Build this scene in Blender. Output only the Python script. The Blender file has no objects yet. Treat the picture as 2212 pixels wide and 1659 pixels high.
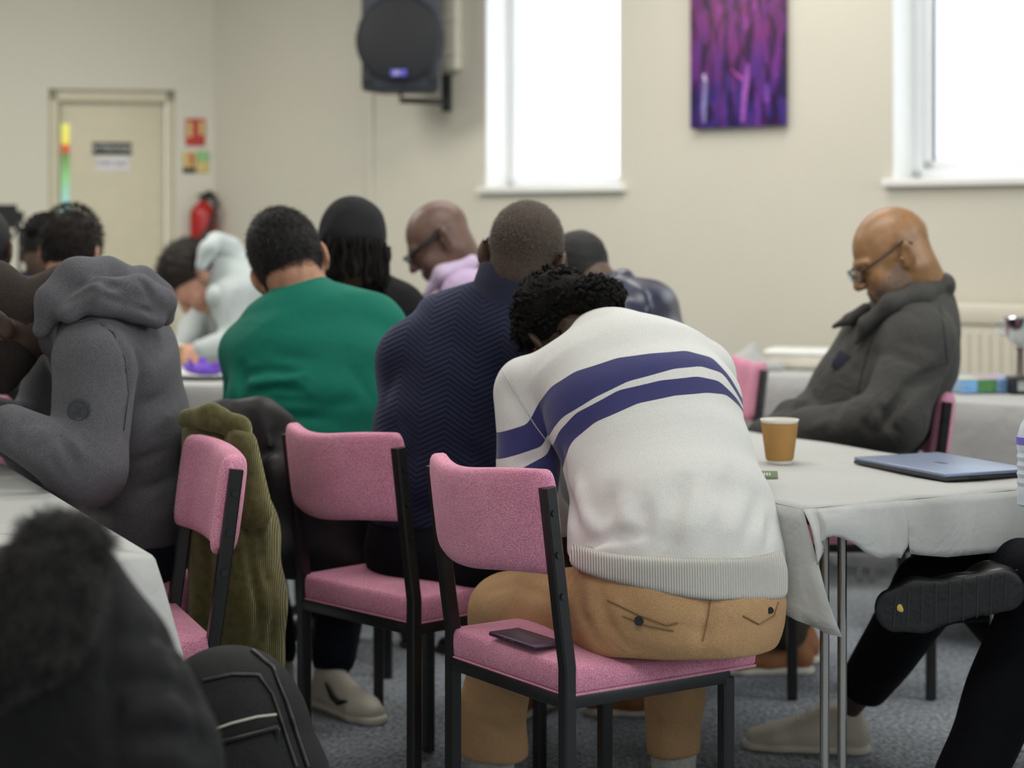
import bpy, bmesh, math, random
import numpy as np
from mathutils import Vector, Matrix

# ------------------------------------------------------------------ camera, light, exposure
F_PX, W_PX, H_PX = 4150.0, 2212.0, 1659.0
CAM_Z, HOR = 1.25, 500.0            # eye height of the photographer, row of the horizon
SC = bpy.context.scene
cam_d = bpy.data.cameras.new('camera')
cam = bpy.data.objects.new('camera', cam_d)
SC.collection.objects.link(cam)
cam.location = (0, 0, CAM_Z)
cam.rotation_euler = (math.pi / 2, 0, 0)
cam_d.sensor_width = 36.0
cam_d.lens = F_PX / W_PX * 36.0
cam_d.shift_y = (HOR - H_PX / 2) / W_PX
cam_d.clip_start = 0.05
cam_d.clip_end = 200
cam_d.dof.use_dof = True
cam_d.dof.focus_distance = 3.55
cam_d.dof.aperture_fstop = 2.9
SC.camera = cam
SC.view_settings.view_transform = 'Standard'
SC.view_settings.look = 'None'
SC.view_settings.exposure = 0.0
SC.view_settings.gamma = 1.0
SC.view_settings.use_curve_mapping = False
try:
    SC.cycles.use_denoising = True
    SC.cycles.use_adaptive_sampling = True
    SC.cycles.adaptive_threshold = 0.03
    SC.cycles.max_bounces = 6
    SC.cycles.diffuse_bounces = 3
    SC.cycles.glossy_bounces = 2
    SC.cycles.transmission_bounces = 4
    SC.cycles.transparent_max_bounces = 6
    SC.cycles.caustics_reflective = False
    SC.cycles.caustics_refractive = False
    SC.cycles.sample_clamp_indirect = 4.0
except Exception:
    pass

world = bpy.data.worlds.new('overcast_sky')
SC.world = world
world.use_nodes = True
bg = world.node_tree.nodes['Background']
bg.inputs[0].default_value = (0.93, 0.97, 1.0, 1)
bg.inputs[1].default_value = 2.2

def area(name, loc, target, sx, sy, power, col):
    d = bpy.data.lights.new(name, 'AREA')
    d.shape = 'RECTANGLE'; d.size = sx; d.size_y = sy
    d.energy = power; d.color = col
    o = bpy.data.objects.new(name, d)
    SC.collection.objects.link(o)
    o.location = loc
    v = Vector(target) - Vector(loc)
    o.rotation_euler = v.to_track_quat('-Z', 'Y').to_euler()
    return o
# daylight of the tall windows on the right, the windows behind the photographer, the ceiling panels, and one added fill lamp
area('daylight_side_windows', (4.3, 2.6, 2.1), (0, 4.6, 0.9), 3.6, 1.6, 98, (0.90, 0.96, 1.0))
area('daylight_rear_windows', (-1.0, -2.6, 2.2), (0, 5, 1.0), 5.0, 1.6, 58, (0.96, 0.98, 1.0))
for lx_, ly, lp in ((0.0, 1.6, 30), (0.4, 4.6, 38), (0.3, 6.8, 30), (-2.6, 4.2, 26), (-2.4, 7.2, 62)):  # last entry: fill lamp added to brighten the back-left corner walls
    area('ceiling_panel_or_fill_light', (lx_, ly, 2.95), (lx_, ly, 0), 1.8, 0.9, lp, (1.0, 0.975, 0.925))

random.seed(7)
rng = np.random.RandomState(11)

# ------------------------------------------------------------------ helpers
def V(*a): return np.array(a, dtype=float)
def pt(px, py, Y):
    return V((px - W_PX / 2) / F_PX * Y, Y, CAM_Z - (py - HOR) / F_PX * Y)
def nrm(v):
    v = np.asarray(v, float); return v / max(1e-9, np.linalg.norm(v))
def tag(o, label=None, cat=None, group=None, kind=None):
    if label: o['label'] = label
    if cat: o['category'] = cat
    if group: o['group'] = group
    if kind: o['kind'] = kind
    return o
def link(o, parent=None):
    SC.collection.objects.link(o)
    if parent is not None:
        o.parent = parent
        o.matrix_parent_inverse = Matrix.Identity(4)
    return o
def thing(name, label, cat, loc=(0, 0, 0), rz=0.0, group=None):
    o = bpy.data.objects.new(name, None)
    o.empty_display_size = 0.1
    link(o)
    o.location = loc; o.rotation_euler = (0, 0, rz)
    return tag(o, label, cat, group)
def dup(root, loc, rz, label, group=None):
    r = root.copy(); link(r); r.location = loc; r.rotation_euler = (0, 0, rz)
    r['label'] = label
    if group: r['group'] = group
    for ch in list(root.children):
        c = ch.copy(); link(c, r)
        for g in ch.children:
            d = g.copy(); link(d, c)
    return r

def obj_from(name, verts, faces, mat, parent=None, origin=None, smooth=True, attrs=None):
    me = bpy.data.meshes.new(name)
    verts = np.asarray(verts, dtype=np.float64)
    if origin is not None: verts = verts - np.asarray(origin)
    if isinstance(faces, np.ndarray) and len(faces):
        n = faces.shape[1]
        me.vertices.add(len(verts)); me.vertices.foreach_set('co', verts.astype(np.float32).ravel())
        me.loops.add(faces.size); me.loops.foreach_set('vertex_index', faces.astype(np.int32).ravel())
        me.polygons.add(len(faces))
        me.polygons.foreach_set('loop_start', np.arange(0, faces.size, n, dtype=np.int32))
        me.polygons.foreach_set('loop_total', np.full(len(faces), n, dtype=np.int32))
        me.update(calc_edges=True); me.validate()
    else:
        me.from_pydata([tuple(v) for v in verts], [], [tuple(f) for f in faces])
    if smooth: me.polygons.foreach_set('use_smooth', np.ones(len(me.polygons), dtype=bool))
    if attrs:
        for k, a in attrs.items():
            at = me.attributes.new(k, 'FLOAT', 'POINT'); at.data.foreach_set('value', np.asarray(a, np.float32))
    me.update()
    if mat: me.materials.append(mat)
    o = bpy.data.objects.new(name, me)
    return link(o, parent)

def bm_obj(name, bm, mat, parent=None, smooth=True, angle=0.6):
    me = bpy.data.meshes.new(name)
    bmesh.ops.recalc_face_normals(bm, faces=bm.faces)
    bm.to_mesh(me); bm.free()
    if smooth:
        me.polygons.foreach_set('use_smooth', np.ones(len(me.polygons), dtype=bool))
        try: me.set_sharp_from_angle(angle=angle)
        except Exception: pass
    if mat: me.materials.append(mat)
    o = bpy.data.objects.new(name, me)
    return link(o, parent)

def add_box(bm, lo, hi, bev=0.0, seg=2, M=None):
    r = bmesh.ops.create_cube(bm, size=1.0)
    vs = r['verts']
    c = [(lo[i] + hi[i]) / 2 for i in range(3)]; s = [hi[i] - lo[i] for i in range(3)]
    for v in vs:
        v.co = Vector((c[0] + v.co.x * s[0], c[1] + v.co.y * s[1], c[2] + v.co.z * s[2]))
    if bev > 0:
        es = list({e for v in vs for e in v.link_edges})
        rr = bmesh.ops.bevel(bm, geom=es, offset=bev, segments=seg, profile=0.5, affect='EDGES')
        vs = [v for v in rr['verts']]
        vs = list({v for f in rr['faces'] for v in f.verts} | set(vs))
        if M is not None:
            allv = set(vs)
            stack = list(vs)
            while stack:
                v = stack.pop()
                for e in v.link_edges:
                    w = e.other_vert(v)
                    if w not in allv: allv.add(w); stack.append(w)
            vs = list(allv)
    if M is not None:
        for v in vs: v.co = M @ v.co
    return vs
def add_tube(bm, pts, r, n=12, cap=True):
    pts = [Vector(p) for p in pts]
    rs = r if isinstance(r, (list, tuple)) else [r] * len(pts)
    rings = []
    ref = None
    for i, p in enumerate(pts):
        t = (pts[min(i + 1, len(pts) - 1)] - pts[max(i - 1, 0)]).normalized()
        if ref is None or abs(ref.dot(t)) > 0.98:
            ref = Vector((0, 0, 1)) if abs(t.z) < 0.9 else Vector((1, 0, 0))
        a = t.cross(ref).normalized(); b = t.cross(a).normalized(); ref = -a.cross(t) if False else ref
        rings.append([bm.verts.new(p + rs[i] * (math.cos(2 * math.pi * k / n) * a + math.sin(2 * math.pi * k / n) * b)) for k in range(n)])
    for i in range(len(rings) - 1):
        for k in range(n):
            bm.faces.new((rings[i][k], rings[i][(k + 1) % n], rings[i + 1][(k + 1) % n], rings[i + 1][k]))
    if cap:
        bm.faces.new(rings[0][::-1]); bm.faces.new(rings[-1])
def add_lathe(bm, prof, n=32, c=(0, 0, 0), ripple=0.0, nr=0):
    rings = []
    for (r, z) in prof:
        rr = []
        for k in range(n):
            a = 2 * math.pi * k / n
            q = r + (ripple * (1 if k % 2 else -1) if nr and prof.index((r, z)) in nr else 0)
            rr.append(bm.verts.new((c[0] + q * math.cos(a), c[1] + q * math.sin(a), c[2] + z)))
        rings.append(rr)
    for i in range(len(rings) - 1):
        for k in range(n):
            bm.faces.new((rings[i][k], rings[i][(k + 1) % n], rings[i + 1][(k + 1) % n], rings[i + 1][k]))
    bm.faces.new(rings[0][::-1]); bm.faces.new(rings[-1])
def box_obj(name, lo, hi, mat, parent=None, bev=0.0, seg=2, M=None):
    bm = bmesh.new(); add_box(bm, lo, hi, bev, seg, M)
    return bm_obj(name, bm, mat, parent)
def tube_obj(name, pts, r, mat, parent=None, n=12):
    bm = bmesh.new(); add_tube(bm, pts, r, n)
    return bm_obj(name, bm, mat, parent, angle=0.9)

# ------------------------------------------------------------------ materials
def lin(c):
    out = []
    for x in c:
        x = x / 255.0
        out.append(x / 12.92 if x <= 0.04045 else ((x + 0.055) / 1.055) ** 2.4)
    return tuple(out)
def new_mat(name):
    m = bpy.data.materials.new(name); m.use_nodes = True
    nt = m.node_tree
    return m, nt, nt.nodes['Principled BSDF']
def nd(nt, typ, **kw):
    n = nt.nodes.new(typ)
    for k, v in kw.items(): setattr(n, k, v)
    return n
def noise_mix(nt, c1, c2, scale, detail=3.0, lo=0.35, hi=0.65, stretch=None, coord='Object'):
    tc = nd(nt, 'ShaderNodeTexCoord')
    src = tc.outputs[coord]
    if stretch:
        mp = nd(nt, 'ShaderNodeMapping'); mp.inputs['Scale'].default_value = stretch
        nt.links.new(src, mp.inputs[0]); src = mp.outputs[0]
    nz = nd(nt, 'ShaderNodeTexNoise'); nz.inputs['Scale'].default_value = scale; nz.inputs['Detail'].default_value = detail
    nt.links.new(src, nz.inputs['Vector'])
    cr = nd(nt, 'ShaderNodeValToRGB')
    cr.color_ramp.elements[0].position = lo; cr.color_ramp.elements[0].color = (*c1, 1)
    cr.color_ramp.elements[1].position = hi; cr.color_ramp.elements[1].color = (*c2, 1)
    nt.links.new(nz.outputs['Fac'], cr.inputs[0])
    return cr.outputs[0], nz, src
def add_bump(nt, b, height, strength, dist):
    bp = nd(nt, 'ShaderNodeBump'); bp.inputs['Strength'].default_value = strength; bp.inputs['Distance'].default_value = dist
    nt.links.new(height, bp.inputs['Height'])
    prev = b.inputs['Normal'].links
    if prev: nt.links.new(prev[0].from_socket, bp.inputs['Normal'])
    nt.links.new(bp.outputs[0], b.inputs['Normal'])
def plain(name, rgb, rough=0.5, metal=0.0, var=0.06, scale=20, bump=0.0, bscale=200, spec=0.5, alpha=None):
    m, nt, b = new_mat(name)
    c = lin(rgb)
    col, nz, src = noise_mix(nt, tuple(x * (1 - var) for x in c), tuple(min(1, x * (1 + var)) for x in c), scale)
    nt.links.new(col, b.inputs['Base Color'])
    b.inputs['Roughness'].default_value = rough; b.inputs['Metallic'].default_value = metal
    b.inputs['Specular IOR Level'].default_value = spec
    if bump:
        n2 = nd(nt, 'ShaderNodeTexNoise'); n2.inputs['Scale'].default_value = bscale; n2.inputs['Detail'].default_value = 2
        nt.links.new(src, n2.inputs['Vector']); add_bump(nt, b, n2.outputs['Fac'], bump, 0.004)
    return m
def fabric(name, rgb, rgb2=None, rough=0.9, fine=900, bump=0.35, fold=0.25, fscale=9, sheen=0.25, stretch=None, spec=0.15):
    """woven cloth: fine speckle, small weave bump, a little large crumple"""
    m, nt, b = new_mat(name)
    c = lin(rgb); c2 = lin(rgb2) if rgb2 else tuple(min(1, x * 1.18) for x in c)
    col, nz, src = noise_mix(nt, c, c2, fine, detail=1.0, stretch=stretch)
    nt.links.new(col, b.inputs['Base Color'])
    b.inputs['Roughness'].default_value = rough; b.inputs['Specular IOR Level'].default_value = spec
    b.inputs['Sheen Weight'].default_value = sheen
    b.inputs['Sheen Roughness'].default_value = 0.5
    b.inputs['Sheen Tint'].default_value = (*[min(1, x * 2 + 0.1) for x in c], 1)
    add_bump(nt, b, nz.outputs['Fac'], bump, 0.002)
    if fold:
        n2 = nd(nt, 'ShaderNodeTexNoise'); n2.inputs['Scale'].default_value = fscale; n2.inputs['Detail'].default_value = 3
        n2.inputs['Distortion'].default_value = 0.8
        tc = nd(nt, 'ShaderNodeTexCoord'); nt.links.new(tc.outputs['Object'], n2.inputs['Vector'])
        add_bump(nt, b, n2.outputs['Fac'], fold, 0.03)
    return m
def skin(name, rgb, rough=0.5):
    m, nt, b = new_mat(name)
    c = lin(rgb)
    col, nz, src = noise_mix(nt, tuple(x * 0.86 for x in c), tuple(min(1, x * 1.12) for x in c), 35, 4)
    nt.links.new(col, b.inputs['Base Color'])
    b.inputs['Roughness'].default_value = rough
    b.inputs['Subsurface Weight'].default_value = 0.0
    n2 = nd(nt, 'ShaderNodeTexNoise'); n2.inputs['Scale'].default_value = 260; n2.inputs['Detail'].default_value = 2
    nt.links.new(src, n2.inputs['Vector']); add_bump(nt, b, n2.outputs['Fac'], 0.12, 0.003)
    return m

# ------------------------------------------------------------------ implicit surfaces (smooth figures, cloth, soft bags)
class Sdf:
    def __init__(s): s.ops = []; s.lo = np.full(3, 1e9); s.hi = np.full(3, -1e9)
    def _grow(s, c, r):
        c = np.asarray(c); s.lo = np.minimum(s.lo, c - r); s.hi = np.maximum(s.hi, c + r)
    def add(s, fn, c, r, k=0.02):
        s.ops.append(('u', fn, k, np.asarray(c, float), r)); s._grow(c, r); return s
    def sub(s, fn, c, r, k=0.01): s.ops.append(('s', fn, k, np.asarray(c, float), r)); return s
    def cone(s, a, b, ra, rb, k=0.02, mode='u'):
        a = np.asarray(a, float); b = np.asarray(b, float); ab = b - a; L2 = max(1e-9, ab @ ab)
        def fn(p):
            t = np.clip(((p - a) @ ab) / L2, 0, 1)
            return np.linalg.norm(p - a - t[:, None] * ab, axis=1) - (ra + (rb - ra) * t)
        c = (a + b) / 2; r = math.sqrt(L2) / 2 + max(ra, rb)
        return s.add(fn, c, r, k) if mode == 'u' else s.sub(fn, c, r, k)
    def chain(s, pts, rs, k=0.02):
        for i in range(len(pts) - 1): s.cone(pts[i], pts[i + 1], rs[i], rs[i + 1], k)
        return s
    def ell(s, c, r, k=0.02, R=None, mode='u'):
        c = np.asarray(c, float); r = np.asarray(r, float)
        def fn(p):
            q = p - c
            if R is not None: q = q @ R          # columns of R are the local axes
            k0 = np.linalg.norm(q / r, axis=1); k1 = np.linalg.norm(q / (r * r), axis=1) + 1e-9
            return np.maximum(k0 * (k0 - 1) / k1, -r.min())
        return s.add(fn, c, r.max(), k) if mode == 'u' else s.sub(fn, c, r.max(), k)
    def box(s, c, h, rad=0.01, k=0.01, R=None, mode='u'):
        c = np.asarray(c, float); h = np.asarray(h, float) - rad
        def fn(p):
            q = p - c
            if R is not None: q = q @ R
            q = np.abs(q) - h
            return np.linalg.norm(np.maximum(q, 0), axis=1) + np.minimum(q.max(axis=1), 0) - rad
        rr = float(np.linalg.norm(h + rad))
        return s.add(fn, c, rr, k) if mode == 'u' else s.sub(fn, c, rr, k)
    def loft(s, st, Rv, k=0.02):
        """st: list of (centre, half width along Rv, half depth); oval sections joined along the list"""
        for i in range(len(st) - 1):
            a, wa, da = st[i]; b, wb, db = st[i + 1]
            a = np.asarray(a, float); b = np.asarray(b, float)
            ab = b - a; L = max(1e-6, np.linalg.norm(ab)); ax = ab / L
            rv = nrm(Rv[i] if isinstance(Rv, list) else Rv); rv = nrm(rv - ax * (rv @ ax)); dv = np.cross(ax, rv)
            def fn(p, a=a, ax=ax, L=L, rv=rv, dv=dv, wa=wa, wb=wb, da=da, db=db):
                q = p - a; t = np.clip(q @ ax, 0, L); q = q - t[:, None] * ax; t = t / L
                w = wa + (wb - wa) * t; d = da + (db - da) * t; m = np.minimum(w, d)
                u = q @ rv; v = q @ dv; z = q @ ax
                k0 = np.sqrt((u / w) ** 2 + (v / d) ** 2 + (z / m) ** 2)
                k1 = np.sqrt((u / w ** 2) ** 2 + (v / d ** 2) ** 2 + (z / m ** 2) ** 2) + 1e-9
                return np.maximum(k0 * (k0 - 1) / k1, -m)
            s.add(fn, (a + b) / 2, L / 2 + max(wa, wb, da, db), k)
        return s
    def cut(s, p0, n, k=0.006):
        """remove what lies on the side the normal points to"""
        p0 = np.asarray(p0, float); n = nrm(n)
        s.ops.append(('x', lambda p: (p - p0) @ n, k, None, None)); return s
    def cutfn(s, fn): s.ops.append(('x', fn, 0.004, None, None)); return s
    def ridge(s, a, b, r, amp):
        """a fold (amp > 0) or crease (amp < 0) along the segment a-b"""
        a = np.asarray(a, float); b = np.asarray(b, float); ab = b - a; L2 = max(1e-9, ab @ ab)
        def fn(p):
            t = np.clip(((p - a) @ ab) / L2, 0, 1)
            d = np.linalg.norm(p - a - t[:, None] * ab, axis=1)
            return amp * np.exp(-(d / r) ** 2) * (0.35 + 0.65 * np.sin(np.pi * np.clip(t, 0.04, 0.96)))
        s.ops.append(('d', fn, 0, (a + b) / 2, math.sqrt(L2) / 2 + r * 2.3)); return s
    def rumple(s, amp, freq, seed=0, stretch=(1, 1, 1)):
        rs = np.random.RandomState(seed)
        A = rs.normal(size=(4, 3)) * freq; B = rs.normal(size=(4, 3)) * freq * 0.6; ph = rs.rand(4) * 6.28
        st = np.asarray(stretch, float)
        def fn(p):
            q = p * st; o = 0
            for i in range(4): o = o + np.sin(q @ A[i] + 1.6 * np.sin(q @ B[i] + ph[i]) + ph[i])
            return amp * o / 2.2
        s.ops.append(('d', fn, 0, None, None)); return s
    def val(s, p):
        d = np.full(len(p), 10.0)
        for (t, fn, k, c, r) in s.ops:
            if t == 'd':
                if c is None: d = d - fn(p)
                else:
                    m = ((p - c) ** 2).sum(1) < r * r
                    if m.any(): d[m] -= fn(p[m])
            elif t == 'x':
                e = fn(p); h = np.clip(0.5 - 0.5 * (e - d) / k, 0, 1); d = d * h + e * (1 - h) + k * h * (1 - h)
            elif t == 'u':
                dist = np.sqrt(((p - c) ** 2).sum(1)) - r
                m = dist < np.minimum(d, 9) + k + 0.001
                if not m.any(): continue
                e = fn(p[m]); dm = d[m]; h = np.clip(0.5 + 0.5 * (dm - e) / k, 0, 1)
                d[m] = dm * (1 - h) + e * h - k * h * (1 - h)
            else:
                m = ((p - c) ** 2).sum(1) < (r + k + 0.02) ** 2
                if not m.any(): continue
                e = -fn(p[m]); dm = d[m]; h = np.clip(0.5 - 0.5 * (e - dm) / k, 0, 1)
                d[m] = dm * h + e * (1 - h) + k * h * (1 - h)
        return d
    def mesh(s, h, relax=2):
        lo = s.lo - 3 * h - 0.01; hi = s.hi + 3 * h + 0.01
        nc = np.ceil((hi - lo) / (4 * h)).astype(int) + 1
        ax = [lo[i] + np.arange(nc[i]) * 4 * h for i in range(3)]
        G = np.stack(np.meshgrid(*ax, indexing='ij'), -1).reshape(-1, 3)
        dc = s.val(G).reshape(nc)
        n1 = nc - 1
        corners = [dc[i:i + n1[0], j:j + n1[1], k:k + n1[2]] for i in (0, 1) for j in (0, 1) for k in (0, 1)]
        mn = np.min(np.abs(corners), axis=0); sg = np.array([c < 0 for c in corners])
        act = (mn < 4 * h * 1.15) | (sg.any(0) & ~sg.all(0))
        nf = n1 * 4 + 1
        D = np.repeat(np.repeat(np.repeat(dc, 4, 0), 4, 1), 4, 2)[2:2 + nf[0], 2:2 + nf[1], 2:2 + nf[2]]
        D = np.ascontiguousarray(D[:nf[0], :nf[1], :nf[2]])
        if D.shape != tuple(nf):
            D = np.pad(D, [(0, nf[i] - D.shape[i]) for i in range(3)], mode='edge')
        mk = np.zeros(nf, bool)
        r = np.repeat(np.repeat(np.repeat(act, 4, 0), 4, 1), 4, 2)
        for i in (0, 1):
            for j in (0, 1):
                for k in (0, 1):
                    mk[i:i + r.shape[0], j:j + r.shape[1], k:k + r.shape[2]] |= r
        idx = np.argwhere(mk)
        vals = np.empty(len(idx))
        for c0 in range(0, len(idx), 400000):
            vals[c0:c0 + 400000] = s.val(lo + idx[c0:c0 + 400000] * h)
        D[mk] = vals
        S = D < 0
        cn = [(i, j, k) for i in (0, 1) for j in (0, 1) for k in (0, 1)]
        m = nf - 1
        cnt = sum(S[i:i + m[0], j:j + m[1], k:k + m[2]].astype(np.int8) for i, j, k in cn)
        cells = np.argwhere((cnt > 0) & (cnt < 8))
        cv = {c: D[cells[:, 0] + c[0], cells[:, 1] + c[1], cells[:, 2] + c[2]] for c in cn}
        acc = np.zeros((len(cells), 3)); num = np.zeros(len(cells))
        for a in cn:
            for d in range(3):
                if a[d]: continue
                b = list(a); b[d] = 1; b = tuple(b)
                x = (cv[a] < 0) != (cv[b] < 0)
                t = np.where(x, cv[a] / np.where(x, cv[a] - cv[b], 1), 0)
                pos = np.tile(np.array(a, float), (len(cells), 1)); pos[:, d] = t
                acc += pos * x[:, None]; num += x
        vert = lo + (cells + acc / num[:, None]) * h
        vid = np.full(m, -1, np.int32); vid[cells[:, 0], cells[:, 1], cells[:, 2]] = np.arange(len(cells))
        quads = []
        for d in range(3):
            sl0 = [slice(None)] * 3; sl1 = [slice(None)] * 3
            sl0[d] = slice(0, -1); sl1[d] = slice(1, None)
            e = S[tuple(sl0)] != S[tuple(sl1)]
            E = np.argwhere(e)
            u, v = (d + 1) % 3, (d + 2) % 3
            ok = (E[:, u] > 0) & (E[:, v] > 0) & (E[:, u] < nf[u] - 1) & (E[:, v] < nf[v] - 1)
            E = E[ok]
            ins = S[E[:, 0], E[:, 1], E[:, 2]]
            def g(du, dv):
                q = E.copy(); q[:, u] += du; q[:, v] += dv; return vid[q[:, 0], q[:, 1], q[:, 2]]
            q = np.stack([g(-1, -1), g(0, -1), g(0, 0), g(-1, 0)], 1)
            q[~ins] = q[~ins][:, ::-1]
            quads.append(q)
        Q = np.concatenate(quads); Q = Q[(Q >= 0).all(1)]
        for _ in range(relax):
            sm = np.zeros_like(vert); nn = np.zeros(len(vert))
            for a, b in ((0, 1), (1, 2), (2, 3), (3, 0)):
                np.add.at(sm, Q[:, a], vert[Q[:, b]]); np.add.at(nn, Q[:, a], 1)
                np.add.at(sm, Q[:, b], vert[Q[:, a]]); np.add.at(nn, Q[:, b], 1)
            vert = vert + 0.5 * (sm / np.maximum(nn, 1)[:, None] - vert)
        return vert, Q
    def build(s, name, mat, parent=None, h=0.008, relax=2, origin=None, attr=None):
        v, q = s.mesh(h, relax)
        return obj_from(name, v, q, mat, parent, origin, True, attr(v) if attr else None)

# head: local axes x = right, y = face direction, z = crown; origin between the ears
def frame(fwd, up):
    y = nrm(fwd); z = np.asarray(up, float); z = nrm(z - y * (z @ y)); x = np.cross(y, z)
    return np.stack([x, y, z], 1)
class Head:
    def __init__(s, c, fwd, up=(0, 0, 1), sc=1.0): s.c = np.asarray(c, float); s.R = frame(fwd, up); s.s = sc
    def w(s, x, y, z): return s.c + s.R @ (V(x, y, z) * s.s)
    def loc(s, p): return ((p - s.c) @ s.R) / s.s
def head_sdf(S, H, neck_to, neck_r=0.055, fat=0.0, ears=True):
    e = lambda c, r, k=0.02, mode='u', R=None: S.ell(H.w(*c), V(*r) * H.s, k, H.R if R is None else H.R @ R, mode)
    e((0, -0.014, 0.042), (0.074, 0.097, 0.082))
    e((0, 0.028, -0.008), (0.064, 0.064, 0.088), 0.03)
    e((0, 0.030, -0.062), (0.055 + fat, 0.055, 0.042 + fat), 0.03)
    e((0, 0.070, -0.094), (0.024, 0.020, 0.018), 0.025)
    for sx in (-1, 1):
        e((sx * 0.036, 0.062, -0.032), (0.028, 0.026, 0.03), 0.02)
        e((sx * 0.031, 0.099, 0.006), (0.017, 0.012, 0.011), 0.012, 'x')
        e((sx * 0.031, 0.080, 0.004), (0.0135, 0.0125, 0.0115), 0.004)
        S.cone(H.w(sx * 0.045, 0.078, 0.020), H.w(sx * 0.010, 0.091, 0.022), 0.008 * H.s, 0.009 * H.s, 0.012)
        e((sx * 0.012, 0.104, -0.033), (0.009, 0.010, 0.008), 0.006)
        if ears:
            c, sn = math.cos(0.55 * sx), math.sin(0.55 * sx)
            Re = np.array([[c, -sn, 0], [sn, c, 0], [0, 0, 1.0]])
            e((sx * 0.083, -0.016, 0.003), (0.0085, 0.020, 0.033), 0.006, 'u', Re)
            e((sx * 0.078, -0.006, -0.022), (0.008, 0.010, 0.012), 0.008)
            e((sx * 0.093, -0.008, 0.006), (0.0075, 0.0115, 0.020), 0.004, 'x', Re)
            e((sx * 0.086, 0.004, -0.004), (0.005, 0.004, 0.007), 0.004)
    S.cone(H.w(0, 0.090, 0.014), H.w(0, 0.113, -0.028), 0.008 * H.s, 0.0125 * H.s, 0.010)
    e((0, 0.090, -0.057), (0.025, 0.011, 0.007), 0.006)
    e((0, 0.088, -0.069), (0.021, 0.011, 0.008), 0.006)
    S.ridge(H.w(-0.024, 0.098, -0.0625), H.w(0.024, 0.098, -0.0625), 0.004, -0.003)
    n = np.asarray(neck_to, float)
    S.cone(H.w(0, -0.030, -0.035), n, neck_r * H.s, neck_r * 1.12 * H.s, 0.03)

def hand_sdf(S, wrist, d, palm_n, side, sc=1.0, curl=0.6):
    """palm, thumb from the side of the palm and four jointed fingers; d = pointing direction, palm_n = palm normal"""
    d = nrm(d); n = np.asarray(palm_n, float); n = nrm(n - d * (n @ d)); x = np.cross(d, n) * side
    S.loft([(wrist + d * 0.02 * sc, 0.028 * sc, 0.017 * sc), (wrist + d * 0.085 * sc, 0.041 * sc, 0.014 * sc)], x, 0.012)
    L = [0.068, 0.078, 0.073, 0.056]
    for i in range(4):
        off = (-0.030 + 0.020 * i) * sc
        p = wrist + d * (0.092 - 0.004 * abs(i - 1.3)) * sc + x * off
        a = 0.0
        for j in range(3):
            a += curl * (0.7 + 0.25 * j + 0.05 * i)
            q = p + (d * math.cos(a) + n * math.sin(a)) * L[i] * sc * (0.46, 0.30, 0.24)[j]
            S.cone(p, q, (0.0092, 0.0086, 0.0078)[j] * sc, (0.0086, 0.0078, 0.0068)[j] * sc, 0.004)
            p = q
    p = wrist + d * 0.030 * sc - x * 0.028 * sc
    a1 = p + (d * 0.6 - x * 0.75 + n * 0.25) * 0.042 * sc
    a2 = a1 + nrm(d * 0.9 - x * 0.1 + n * 0.4) * 0.032 * sc
    a3 = a2 + nrm(d * 0.9 + x * 0.2 + n * 0.5) * 0.026 * sc
    S.chain([p, a1, a2, a3], [0.014 * sc, 0.0115 * sc, 0.0098 * sc, 0.0085 * sc], 0.006)

def shoe_sdf(heel, toe, h=0.075, w=0.043):
    S = Sdf(); d = nrm(toe - heel); L = np.linalg.norm(toe - heel); up = V(0, 0, 1)
    if abs(d @ up) > 0.7: up = V(0, 1, 0)
    up = nrm(up - d * (d @ up)); x = np.cross(d, up)
    f = lambda t, z: heel + d * L * t + up * z
    S.loft([(f(0.12, 0.040), w * 0.75, 0.036), (f(0.45, 0.036), w * 0.78, 0.034), (f(0.74, 0.030), w, 0.029), (f(0.90, 0.026), w * 0.80, 0.024)], x, 0.03)
    S.loft([(f(0.15, 0.055), w * 0.82, 0.040), (f(0.22, h + 0.02), w * 0.84, 0.046)], x, 0.02)
    S.cone(f(0.22, h + 0.015), f(0.64, 0.048), 0.034, 0.026, 0.02)
    S.cut(f(0.25, h + 0.04), up)
    S.cut(f(0.5, 0.012), -up)
    O = Sdf()
    O.loft([(f(0.12, 0.012), w * 0.86, w * 0.86), (f(0.45, 0.012), w * 0.84, w * 0.84), (f(0.72, 0.012), w * 1.10, w), (f(0.90, 0.012), w * 0.92, w * 0.8)], x, 0.01)
    O.cut(f(0.5, 0.022), up, 0.008).cut(f(0.5, 0.0), -up, 0.005)
    return S, O
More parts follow.
